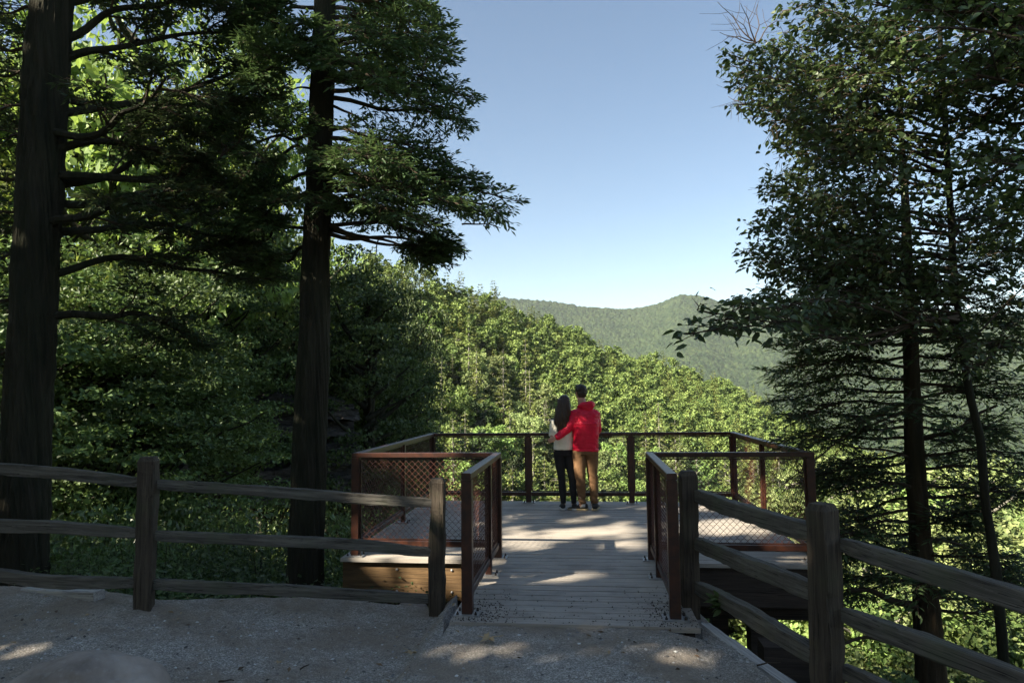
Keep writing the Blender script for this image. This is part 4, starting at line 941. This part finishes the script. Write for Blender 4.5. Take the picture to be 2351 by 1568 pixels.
cliff(455, 830, 940, 1130, 23, 3, 'dark layered rock ledge showing behind the centre hemlock')
cliff(240, 420, 960, 1080, 19, 9, 'small pale ledge half hidden in leaves behind the left fence')

# ------------------------------------------------------------------ unseen trees behind the viewer, added for shade and holed for sun patches
rg = np.random.default_rng(91); hs = norm(np.array([TOSUN[0], TOSUN[1], 0])); pp = np.array([-hs[1], hs[0], 0])
t = None; base = hs*13.5+np.array([1.5, 3.5, 0])
for i, k in enumerate(np.linspace(-8.8, 3.2, 5)):
    c = base+pp*k+hs*rg.uniform(0, 3); g_ = float(ground_z(c[0], c[1])); Ht = rg.uniform(16.5, 18.5)
    root = empty('shade_tree', (c[0], c[1], g_), 'tall leafy tree behind the viewer that shades the overlook, number hidden from view', 'tree', 'trees behind the viewer')
    root['label'] = 'unseen tall leafy tree behind the viewer, crown shaped to shade the overlook'
    N = 13000; P = rg.normal(0, 1, (N, 3)); P = norm(P)*(rg.random(N)**.4)[:, None]*np.array([3.9, 3.9, (Ht-1)/2])+np.array([c[0], c[1], (Ht+1)/2+.5]); P = P[P[:, 2] > .6]
    P = P[~sunpass(P)]
    # none of it may lean into view
    cc = (P-EYE)@CAM2W; inv = (cc[:, 2] < 0) & (np.abs(cc[:, 0]) < -cc[:, 2]*.85) & (np.abs(cc[:, 1]) < -cc[:, 2]*.6); P = P[~inv]
    lf_ = MB(); n_ = len(P); lf_.rhombs(P, rg.normal(0, 1, (n_, 3)), TOSUN+rg.normal(0, .5, (n_, 3)), .26, .2)
    under(root, lf_.build('crown', M['maple']))
    tk = MB(); tk.tube([[c[0], c[1], g_-1], [c[0]+.2, c[1], 8], [c[0], c[1]+.3, Ht-2]], [.35, .26, .06], 14); under(root, tk.build('trunk', M['bark']))
# ------------------------------------------------------------------ the couple at the far rail
def baked(mb_, name, mat, parent, voxel=.008, smooth=4, disp=None, sub=0):
    """fuses overlapping closed shapes into one continuous skin"""
    o = bpy.data.objects.new(name+'_tmp', mb_.mesh(name, mat)); COL.objects.link(o)
    r_ = o.modifiers.new('r', 'REMESH'); r_.mode = 'VOXEL'; r_.voxel_size = voxel; r_.use_smooth_shade = True
    s_ = o.modifiers.new('s', 'SMOOTH'); s_.factor = .5; s_.iterations = smooth
    dg = bpy.context.evaluated_depsgraph_get(); me = bpy.data.meshes.new_from_object(o.evaluated_get(dg)); me.name = name
    old = o.data; bpy.data.objects.remove(o); bpy.data.meshes.remove(old)
    if disp:
        n = len(me.vertices); V = np.empty(n*3); me.vertices.foreach_get('co', V); V = V.reshape(-1, 3); N = np.empty(n*3); me.vertices.foreach_get('normal', N); N = N.reshape(-1, 3)
        V = V+N*np.asarray(disp(V))[:, None]; me.vertices.foreach_set('co', V.ravel()); me.update()
    if not me.materials: me.materials.append(mat)
    me.polygons.foreach_set('use_smooth', np.ones(len(me.polygons), bool))
    q = bpy.data.objects.new(name, me); COL.objects.link(q); q.parent = parent; return q
def loft(mb_, rings, k=24, sq=2.3):
    """closed body of horizontal superellipse sections: (x, y, z, rx, ry)"""
    Rg = np.array(rings, float); n0 = len(Rg); s = np.linspace(0, n0-1, (n0-1)*4+1)
    Rg = np.stack([np.interp(s, np.arange(n0), Rg[:, i]) for i in range(5)], -1); 
    ker = np.array([.25, .5, .25]); Rp = Rg.copy(); 
    for _ in range(2): Rp[1:-1] = .25*Rp[:-2]+.5*Rp[1:-1]+.25*Rp[2:]
    th = np.arange(k)*2*np.pi/k; c, s_ = np.cos(th), np.sin(th); cx = np.sign(c)*np.abs(c)**(2/sq); sy = np.sign(s_)*np.abs(s_)**(2/sq)
    V = np.stack([Rp[:, 0:1]+Rp[:, 3:4]*cx, Rp[:, 1:2]+Rp[:, 4:5]*sy, np.repeat(Rp[:, 2:3], k, 1)], -1); n = len(Rp)
    i = np.arange(n-1)[:, None]*k; j = np.arange(k)[None]; j2 = (j+1) % k
    mb_.add(V, np.stack([i+j, i+j2, i+k+j2, i+k+j], -1).reshape(-1, 4)); mb_.F.append(np.array([list(range(k))[::-1]])+mb_.n-n*k); mb_.F.append(np.array([list(range((n-1)*k, n*k))])+mb_.n-n*k)
def limb(mb_, pts, rad, k=16, n=16):
    pts = np.asarray(pts, float); s = np.linspace(0, len(pts)-1, n); P = np.stack([np.interp(s, np.arange(len(pts)), pts[:, i]) for i in range(3)], -1); r_ = np.interp(s, np.arange(len(rad)), rad)
    for _ in range(2): P[1:-1] = .25*P[:-2]+.5*P[1:-1]+.25*P[2:]
    mb_.tube(P, r_, k)
def ball(mb_, c, r_, k=14, M_=None):
    c = np.asarray(c, float); th = np.linspace(0, np.pi, k)[1:-1]; ph = np.arange(2*k)*np.pi/k
    V = np.stack([np.outer(np.sin(th), np.cos(ph)), np.outer(np.sin(th), np.sin(ph)), np.outer(np.cos(th), np.ones(2*k))], -1)*np.asarray(r_, float)
    if M_ is not None: V = V@np.asarray(M_).T
    tp = np.array([0, 0, r_[2]]); 
    if M_ is not None: tp = np.asarray(M_)@tp
    n = k-2; m = 2*k; i = np.arange(n-1)[:, None]*m; j = np.arange(m)[None]; j2 = (j+1) % m
    mb_.add(V+c, np.stack([i+j, i+m+j, i+m+j2, i+j2], -1).reshape(-1, 4)); b = mb_.n-n*m
    mb_.V.append(np.array([c+tp, c-tp])); mb_.n += 2
    mb_.F.append(np.array([[b+q, b+(q+1) % m, mb_.n-2] for q in range(m)])); mb_.F.append(np.array([[b+(n-1)*m+(q+1) % m, b+(n-1)*m+q, mb_.n-1] for q in range(m)]))
def hand(mb_, wrist, d, up, s=1.0, side=1, curl=.5):
    """palm, four unequal curled fingers and a thumb from the side of the palm; up = back of the hand"""
    d = norm(d); up = norm(np.asarray(up)-d*(np.asarray(up)@d)); x = np.cross(d, up)*side; w = np.asarray(wrist, float)
    Mx = np.stack([x, d, up], 1); ball(mb_, w+d*.045*s, (.041*s, .052*s, .016*s), 10, Mx)
    for i, (o_, L) in enumerate(((-.028, .068), (-.009, .078), (.010, .073), (.028, .058))):
        p = w+d*.082*s+x*o_*s; P = [p-d*.02]; a = 0
        for q in range(3): a += curl*(.5+.3*q); P.append(P[-1]+(d*math.cos(a)-up*math.sin(a))*L*s*(.42, .33, .27)[q])
        mb_.tube(P, [.0095*s, .009*s, .0085*s, .007*s], 8)
    p = w+d*.02*s-x*.03*s; q1 = p+(d*.6-x*.75-up*.2)*.035*s; mb_.tube([p, q1, q1+(d*.85-x*.2-up*.45)*.038*s], [.0125*s, .011*s, .008*s], 8)
def head(mb_, c, tx, s=1.0):
    """skull, jaw, nose, brow, lips and ears; tx = yaw, face towards +y turned by tx"""
    ca, sa = math.cos(tx), math.sin(tx); Mx = np.array([[ca, -sa, 0], [sa, ca, 0], [0, 0, 1]]); q = lambda x, y, z: np.asarray(c)+Mx@np.array([x, y, z])*s
    ball(mb_, q(0, -.008, .025), (.073*s, .092*s, .085*s), 16, Mx); ball(mb_, q(0, .022, -.045), (.056*s, .066*s, .066*s), 14, Mx); ball(mb_, q(0, .058, -.088), (.026*s, .026*s, .02*s), 10, Mx)
    mb_.tube([q(0, .088, .01), q(0, .106, -.02), q(0, .10, -.033)], [.008*s, .013*s, .012*s], 8)
    ball(mb_, q(0, .08, .03), (.046*s, .014*s, .010*s), 8, Mx); ball(mb_, q(0, .088, -.058), (.024*s, .01*s, .009*s), 8, Mx)
    for e in (-1, 1): ball(mb_, q(e*.072, -.004, -.01), (.009*s, .018*s, .031*s), 8, Mx); ball(mb_, q(e*.029, .078, .010), (.012*s, .010*s, .008*s), 8, Mx)
M['skin'] = NT('skin').set((.48, .27, .19), .55, 0, .35)
def cloth(name, a, b, rough=.75, sc=180, bmp=.25):
    t = NT(name); n = t.noise(t.coord(), 9, 3); t.set(t.ramp(n, [(.3, a), (.7, b)]), rough, 0, .3); t.bump(t.noise(t.coord(), sc, 2), bmp, .002); return t.m
M['jacket'] = cloth('red_shell_jacket', (.55, .004, .030), (.70, .008, .045), .48, 60)
M['trouser'] = cloth('ochre_trousers', (.135, .072, .034), (.19, .105, .05), .85)
M['knit'] = cloth('cream_knit', (.70, .66, .52), (.82, .78, .66), .9, 240, .5)
M['black_cloth'] = cloth('black_leggings', (.010, .010, .011), (.018, .018, .02), .8)
M['shoe'] = cloth('dark_shoe', (.02, .02, .02), (.035, .035, .033), .6); M['sole'] = NT('gum_sole').set((.42, .33, .19), .7); M['sole_w'] = NT('pale_sole').set((.5, .5, .48), .7); M['sock'] = NT('white_sock').set((.62, .62, .62), .9)
def hair_m(name, a, b):
    t = NT(name); n = t.noise(t.coord('Object', (60, 60, 3)), 3, 3); t.set(t.ramp(n, [(.3, a), (.7, b)]), .45, 0, .4); t.bump(n, .5, .006); return t.m
M['hair_m'] = hair_m('dark_short_hair', (.010, .007, .005), (.03, .02, .013)); M['hair_w'] = hair_m('long_brown_hair', (.018, .010, .006), (.07, .04, .022))
def shoe(par, heel, toe, L, W, H, sole, z0=.0):
    """shoe from heel point towards toe direction with a rubber sole"""
    h = np.asarray(heel, float); d = norm(np.asarray(toe, float)); x = np.array([-d[1], d[0], 0]); out = []
    prof = [(0, .72, .85), (.12, .92, 1.0), (.3, .9, 1.0), (.45, .92, .78), (.62, 1.0, .55), (.8, .98, .46), (.93, .75, .38), (1.0, .4, .28)]
    for part, mat in (('shoe', M['shoe']), ('sole', sole)):
        m_ = MB(); ring = []
        for s, w_, hh in prof:
            w2 = W/2*w_*(1.06 if part == 'sole' else 1); z1 = .026 if part == 'sole' else H*hh; zb = 0 if part == 'sole' else .022
            k = 10; a = np.linspace(0, 2*np.pi, k, endpoint=False); ring.append(h+d*(L*s*(1.0) + (0.004 if part == 'sole' and s == 1 else 0))+x[None]*(np.sign(np.cos(a))*np.abs(np.cos(a))**.7*w2)[:, None]+UP*(z0+zb+(z1-zb)*(.5+.5*np.sign(np.sin(a))*np.abs(np.sin(a))**.7))[:, None])
        V = np.array(ring); n, k = V.shape[:2]; i = np.arange(n-1)[:, None]*k; j = np.arange(k)[None]; j2 = (j+1) % k
        m_.add(V, np.stack([i+j, i+j2, i+k+j2, i+k+j], -1).reshape(-1, 4)); m_.F.append(np.array([list(range(k))[::-1], list(range((n-1)*k, n*k))]))
        o = m_.build(part, mat, None, True); out.append(o)
    out[0].parent = par; out[1].parent = out[0]; sd = out[0].modifiers.new('s', 'SUBSURF'); sd.levels = sd.render_levels = 1
    return out[0]
base = Py(1343.5, 1163, 10.05); base[2] = 0
# ---- man
man = empty('person', tuple(base), 'person in red hooded jacket and ochre trousers, arm round the other', 'person')
hd = (-.035, .03, 1.69)
m_ = MB(); head(m_, hd, .45); limb(m_, [(.0, -.01, 1.42), (-.015, .0, 1.52), (-.03, .015, 1.62)], [.075, .06, .058])
loft(m_, [(.02, 0, .80, .15, .10), (.02, 0, .9, .155, .11), (.02, 0, 1.08, .15, .10), (.02, 0, 1.28, .175, .11), (.02, 0, 1.4, .16, .09), (.01, 0, 1.46, .07, .06)])
for P, r_ in (([(-.075, 0, .88), (-.068, -.01, .48), (-.045, 0, .06)], [.085, .055, .04]), ([(.105, .02, .88), (.115, .03, .48), (.132, .03, .06)], [.085, .055, .04])): limb(m_, P, r_)
AL = [(-.12, 0, 1.39), (-.225, -.07, 1.17), (-.40, -.135, 1.045)]; AR = [(.16, .01, 1.39), (.195, .05, 1.13), (.14, .50, 1.10)]
limb(m_, AL, [.048, .042, .028]); limb(m_, AR, [.048, .042, .028])
hand(m_, np.array(AL[2])+[-.01, 0, -.005], (-.85, .22, -.35), (-.2, -1, .1), 1.0, -1, .45); hand(m_, np.array(AR[2])+[0, .02, 0], (-.1, 1, .0), (0, 0, 1), 1.0, 1, .4)
baked(m_, 'body', M['skin'], man, .0065, 2)
def wr(V, s, amp, seed, flow=(1, 1, 1)):
    q = V*np.array(flow); return amp*(fbm2(q[:, 0]*s+q[:, 1]*s*.7+5, q[:, 2]*s+q[:, 1]*s*.6+9, seed, 3, 1))
m_ = MB()
loft(m_, [(.022, .0, .845, .182, .125), (.022, 0, .865, .193, .135), (.025, 0, .90, .188, .132), (.025, -.005, 1.0, .188, .135), (.028, -.01, 1.15, .195, .145), (.025, -.01, 1.28, .200, .142), (.022, -.005, 1.38, .190, .125), (.018, 0, 1.44, .14, .105), (.012, 0, 1.49, .085, .08)])
limb(m_, AL, [.088, .072, .045]); limb(m_, AR, [.085, .07, .05])
ball(m_, (-.11, 0, 1.385), (.085, .085, .075)); ball(m_, (.15, 0, 1.375), (.08, .085, .075))
jk = baked(m_, 'jacket', M['jacket'], man, .0085, 4, lambda V: wr(V, 9, .020, 3, (1, 1, 2.0))+wr(V, 22, .008, 5, (1, 1, 1.6))+.012*np.exp(-((V[:, 2]-1.245)/.012)**2)*(V[:, 1] < -.02)*(np.abs(V[:, 0]-.02) < .17)-.008*np.exp(-((V[:, 2]-.885)/.01)**2))
m_ = MB(); a = np.linspace(0, 2*np.pi, 20, endpoint=False)      # rolled hood
rg_ = np.stack([.045+.098*np.cos(a), -.012+.085*np.sin(a), 1.505+.016*np.cos(a)-.012*np.sin(a)+0*a], -1); rg_ = np.concatenate([rg_, rg_[:1]])
m_.tube(rg_, .034+.012*np.clip(-np.sin(np.linspace(0, 2*np.pi, 21)), 0, 1)+.004*np.sin(np.linspace(0, 31, 21)), 12, cap=False); ball(m_, (.055, -.085, 1.49), (.10, .045, .062)); 
hood = baked(m_, 'hood', M['jacket'], jk, .0075, 3, lambda V: wr(V, 16, .012, 8)+wr(V, 40, .005, 2))
m_ = MB(); loft(m_, [(.02, 0, .80, .172, .118), (.02, 0, .86, .178, .122), (.02, 0, .92, .17, .118)])
limb(m_, [(-.078, -.005, .86), (-.072, -.012, .66), (-.063, -.015, .48), (-.052, .0, .28), (-.042, 0, .085)], [.102, .092, .072, .064, .052]); limb(m_, [(.108, .02, .86), (.112, .03, .66), (.118, .035, .48), (.13, .035, .28), (.135, .03, .095)], [.100, .088, .07, .062, .052])
baked(m_, 'trousers', M['trouser'], man, .0085, 3, lambda V: wr(V, 12, .014, 11, (.8, .8, 1.3))+.008*np.sin(V[:, 2]*70+V[:, 0]*30)*np.exp(-((V[:, 2]-.15)/.09)**2)+.007*np.sin(V[:, 2]*55+V[:, 0]*40)*np.exp(-((V[:, 2]-.46)/.07)**2))
for P in ([(-.04, 0, .14), (-.035, 0, .05)], [(.135, .03, .14), (.137, .03, .05)]): m_ = MB(); m_.tube(P, .044, 14); m_.build('sock', M['sock'], man, True)
shoe(man, (.045, .015, 0), (-1, .12, 0), .30, .105, .105, M['sole']); shoe(man, (.135, -.04, 0), (.12, 1, 0), .30, .108, .11, M['sole'])
m_ = MB(); c = np.array(hd); ca, sa = math.cos(.45), math.sin(.45); Mx = np.array([[ca, -sa, 0], [sa, ca, 0], [0, 0, 1]])
ball(m_, c+Mx@[0, -.018, .042], (.083, .094, .082), 16, Mx); ball(m_, c+Mx@[0, -.045, -.005], (.074, .062, .075), 14, Mx); ball(m_, c+Mx@[-.01, .02, .095], (.06, .06, .03), 10, Mx)
baked(m_, 'hair', M['hair_m'], man, .006, 2, lambda V: wr(V, 45, .020, 4, (1, 1, .6)))
# ---- woman
wo = empty('person', tuple(base+np.array([-.30, .0, 0])), 'person with long brown hair, cream sweater and black leggings at the far rail', 'person')
hw = (.022, .05, 1.545); m_ = MB(); head(m_, hw, -.1, .95); limb(m_, [(0, 0, 1.30), (.01, .01, 1.40), (.02, .035, 1.48)], [.06, .05, .048])
loft(m_, [(0, .03, .80, .125, .09), (0, .03, .88, .13, .10), (0, .02, 1.05, .105, .08), (0, .01, 1.2, .13, .09), (0, .01, 1.30, .12, .075), (0, .01, 1.36, .05, .05)])
WL = [(-.105, .02, 1.29), (-.155, .04, 1.08), (-.06, .50, 1.09)]; WR = [(.105, .02, 1.29), (.14, .08, 1.08), (.10, .50, 1.10)]
limb(m_, WL, [.04, .034, .024]); limb(m_, WR, [.04, .034, .024]); hand(m_, np.array(WL[2]), (.3, .9, 0), (0, 0, 1), .88, -1, .4); hand(m_, np.array(WR[2]), (-.2, .9, 0), (0, 0, 1), .88, 1, .4)
limb(m_, [(-.068, .04, .86), (-.036, .05, .48), (-.015, .05, .05)], [.078, .05, .034]); limb(m_, [(.06, .04, .86), (.118, .05, .48), (.140, .05, .05)], [.078, .05, .034])
baked(m_, 'body', M['skin'], wo, .0065, 2)
m_ = MB(); loft(m_, [(.0, .03, .865, .140, .112), (0, .03, .90, .143, .115), (0, .025, 1.0, .135, .11), (0, .02, 1.12, .138, .11), (0, .015, 1.24, .145, .108), (0, .01, 1.31, .125, .09), (.005, .01, 1.37, .06, .06)])
limb(m_, WL, [.068, .064, .036]); limb(m_, WR, [.06, .056, .036]); ball(m_, (-.155, .045, 1.09), (.058, .065, .06))
baked(m_, 'sweater', M['knit'], wo, .008, 4, lambda V: wr(V, 11, .020, 6, (1, 1, 1.5)))
m_ = MB(); loft(m_, [(0, .04, .78, .138, .105), (0, .035, .86, .138, .11), (0, .03, .92, .12, .10)])
limb(m_, [(-.068, .04, .84), (-.055, .045, .66), (-.036, .05, .48), (-.026, .045, .30), (-.015, .05, .09)], [.085, .073, .055, .054, .038]); limb(m_, [(.062, .04, .84), (.09, .045, .66), (.118, .05, .48), (.128, .045, .30), (.140, .05, .09)], [.085, .073, .055, .054, .038])
baked(m_, 'leggings', M['black_cloth'], wo, .0075, 3)
shoe(wo, (-.015, -.02, 0), (-.15, 1, 0), .25, .088, .10, M['sole_w']); shoe(wo, (.140, -.02, 0), (.1, 1, 0), .25, .088, .10, M['sole_w'])
m_ = MB(); c = np.array(hw); ball(m_, c+[0, -.012, .035], (.083, .098, .082), 16)
loft(m_, [(.01, .02, 1.60, .082, .085), (.018, -.0, 1.54, .096, .092), (.012, -.02, 1.46, .112, .085), (.0, -.045, 1.38, .118, .075), (-.012, -.07, 1.30, .112, .062), (-.022, -.085, 1.22, .085, .05), (-.028, -.085, 1.15, .050, .034), (-.03, -.08, 1.08, .018, .014)])
baked(m_, 'hair', M['hair_w'], wo, .0065, 3, lambda V: .009*np.sin(V[:, 0]*120+3*np.sin(V[:, 2]*9))*np.clip((1.58-V[:, 2])*4, .15, 1)+wr(V, 14, .012, 3, (1, 1, .5)))
# ------------------------------------------------------------------ boulder, edging timbers, dry leaves
t = NT('boulder_rock'); n = t.noise(t.coord(), 3, 6, .6, .5); n2 = t.noise(t.coord(), 22, 4)
c = t.ramp(n, [(.3, (.16, .135, .115)), (.5, (.27, .235, .205)), (.72, (.38, .34, .30))]); c = t.mix(t.ramp(n2, [(.55, (0, 0, 0)), (.7, (.4,)*3)]), c, (.33, .32, .30)); t.set(c, .85, 0, .2); t.bump(t.math('ADD', n, t.math('MULTIPLY', n2, .25)), .6, .03); M['boulder'] = t.m
def boulder(c, r_, seed, label, name='boulder'):
    th = np.linspace(0, np.pi, 60)[:, None]; ph = np.linspace(0, 2*np.pi, 97)[None]; D = np.stack([np.sin(th)*np.cos(ph), np.sin(th)*np.sin(ph), np.cos(th)+0*ph], -1)
    rad = 1+.32*fbm2(D[..., 0]*1.4+5, D[..., 1]*1.4+D[..., 2]*1.3+5, seed, 3, 1)+.05*fbm2(D[..., 0]*9+20, D[..., 1]*9+D[..., 2]*8+20, seed, 3, 1); V = D*rad[..., None]*np.array(r_)+np.array(c)
    V[:, -1] = V[:, 0]; o = grid_obj(name, V[..., 0], V[..., 1], V[..., 2], M['boulder']); return tag(o, label, 'rock')
b0 = Pz(215, 1600, .05)
boulder((b0[0]-.02, b0[1]-.02, .07), (.44, .30, .215), 3, 'smooth brown grey boulder at the lower left corner of the gravel')
b1 = Pz(985, 1392, -.6); 
p_ = Py(930, 1398, 6.0); boulder(p_+np.array([0, .2, -.1]), (.16, .14, .12), 8, 'pale stone below the platform beside the last left fence post', 'rock')
def edging(a, b, w, h, label, seed):
    a = np.asarray(a, float); b = np.asarray(b, float); L = np.linalg.norm(b-a); m_ = MB(); timber(m_, (0, 0, 0), (L, 0, 0), w, h, seed, 30, wob=.003, taper=False)
    o = m_.build('edging_timber', M['timber_pale']); o.location = a; o.rotation_mode = 'QUATERNION'; o.rotation_quaternion = Vector(b-a).to_track_quat('X', 'Z'); return tag(o, label, 'timber')
e1 = Py(228, 1390, fA[1]+.16); e0 = Py(60, 1381, fA[1]+.42)
e0 = e0+UP*.06; e1 = e1+UP*.06
edging(e0, e1, .10, .12, 'pale grey edging timber end sticking out of the gravel left of the fence post', 3)
e1 = Py(778, 1412, 5.95); e0 = Py(690, 1415, 6.25)
edging(e0, e1, .1, .1, 'short pale edging timber in the gravel edge in front of the platform', 5)
g1 = Py(1618, 1398, 5.45); g2 = Py(1885, 1578, gB[1]+.22); g2[2] = pad_z(g2[0], g2[1])+.0; g1[2] = -.06
edging(g1-UP*.05, g2+(g2-g1)*.25-UP*.06, .09, .09, 'pale edging timber along the right rim of the gravel beneath the right fence', 7)
# dry leaves and twigs on the gravel
t = NT('dry_leaf'); M['dry'] = t.set((.36, .27, .15), .8)
def dry_leaf(px, py, s, rz, label):
    p = Pz(px, py, -.02); p[2] = float(pad_z(p[0], p[1]))+.05*float(fbm2(p[0], p[1], 4, 4, .9))+.03; m_ = MB()
    ang = np.linspace(0, 2*np.pi, 21)[:-1]; rd_ = np.where(np.arange(20) % 4 == 0, 1.0, np.where(np.arange(20) % 2 == 0, .62, .42))*s
    V = np.stack([np.cos(ang)*rd_, np.sin(ang)*rd_, .25*s*np.cos(ang*2)**2], -1); V = np.concatenate([V, [[0, 0, 0]]]); m_.add(V, [[i, (i+1) % 20, 20] for i in range(20)])
    m_.tube([[s*.9, 0, .2*s], [s*1.3, .1*s, .25*s]], s*.03, 4); o = m_.build('dry_leaf', M['dry']); o.location = p; o.rotation_euler = (.1, .1, rz); return tag(o, label, 'leaf')
dry_leaf(1120, 1476, .085, .4, 'pale curled dry leaf on the sunlit gravel before the walkway'); dry_leaf(945, 1478, .07, 2.4, 'dry leaf lying in the shaded gravel left of the walkway'); dry_leaf(640, 1502, .035, 1, 'small dry leaf on the grey gravel in front of the left fence')
rg = np.random.default_rng(3)
for (px, py, L, a, lb) in ((1885-20, 1508, .16, .2, 'thin dark twig on the gravel near the right fence'), (520, 1548, .10, .0, 'short pale twig on the gravel right of the boulder'), (700, 1500, .07, 1, 'tiny twig on the gravel before the left fence')):
    if px > 1800: px = 1765
    p = Pz(px, py, -.02); p[2] = float(pad_z(p[0], p[1]))+.02; m_ = MB(); m_.tube(bez([-L/2, 0, 0], [L/2, 0, .01], .06, 8, rg, .04), np.linspace(.006, .003, 8), 6)
    o = m_.build('twig', M['twig']); o.location = p; o.rotation_euler = (0, 0, a); tag(o, lb, 'twig')
# needles, twig bits and leaf scraps on the path
lt = MB(); N = 900; px = rg.uniform(-5.5, 3, N); py = 2.6+rg.random(N)*3.4; k_ = rg.random(N) < np.clip(.25+np.abs(edge_y(px)-py < .6)*.75, 0, 1); px, py = px[k_], py[k_]
ok = (py < edge_y(px)-.03) & ~((px > WX0-.03) & (px < WX1+.03) & (py > WY0-.02)); px, py = px[ok], py[ok]; N = len(px)
pz = pad_z(px, py)+.05*fbm2(px, py, 4, 4, .9)*np.clip((edge_y(px)-py)/1.5, .25, 1)+.028*fbm2(px, py, 5, 3, 9)+.008
a_ = rg.uniform(0, 6.28, N); D_ = np.stack([np.cos(a_), np.sin(a_), rg.normal(0, .15, N)], -1); L_ = rg.uniform(.015, .07, N); lt.rhombs(np.stack([px, py, pz], -1), D_, UP+rg.normal(0, .3, (N, 3)), L_, np.minimum(L_*rg.uniform(.12, .7, N), .025), fold=.2)
t = NT('leaf_litter'); g = t.n('NewGeometry'); t.set(t.ramp(g.outputs['Random Per Island'], [(0, (.04, .025, .015)), (.5, (.16, .10, .05)), (1, (.36, .27, .15))]), .8); M['litter'] = t.m
tag(lt.build('leaf_litter', M['litter']), 'brown needles and leaf scraps strewn on the gravel path', 'leaf litter', kind='stuff')
# seedling below the right fence
def seedling(px, py, y, h, label, seed):
    p = Py(px, py, y); root = empty('seedling', tuple(p-UP*h), label, 'plant'); rg = np.random.default_rng(seed); lf_ = MB(); sm = MB()
    for k in range(5):
        a = rg.uniform(0, 6.28); tip = np.array([math.cos(a)*h*.3, math.sin(a)*h*.3, h*rg.uniform(.7, 1.05)]); P = bez([0, 0, 0], tip, .08, 8, rg); sm.tube(P, np.linspace(.004, .002, 8), 5); q = np.repeat(P[3:], 2, 0); n = len(q)
        lf_.rhombs(q, rg.normal(0, 1, (n, 3))*[1, 1, .3]+UP*.2, UP+rg.normal(0, .3, (n, 3)), .09, .04, fold=.15, long=True)
    sm.build('stem', M['twig'], root); lf_.build('foliage', M['shrub'], root)
seedling(2062, 1540, 5.6, .35, 'small leafy seedling poking up below the right fence rails', 2)
seedling(1652, 1372, 5.2, .12, 'tiny green sprig in the soil beside the first right fence post', 4)
# ------------------------------------------------------------------ haze
t = bpy.data.materials.new('haze'); t.use_nodes = True; q = t.node_tree; q.nodes.remove(q.nodes['Principled BSDF']); v = q.nodes.new('ShaderNodeVolumePrincipled')
v.inputs['Color'].default_value = (.86, .93, 1, 1); v.inputs['Density'].default_value = .00007; v.inputs['Anisotropy'].default_value = .2; q.links.new(v.outputs[0], q.nodes['Material Output'].inputs['Volume'])
M['haze'] = t; m_ = MB(); m_.box((0, 0, 80), (4200, 4200, 300)); tag(m_.build('haze', t), kind='stuff')
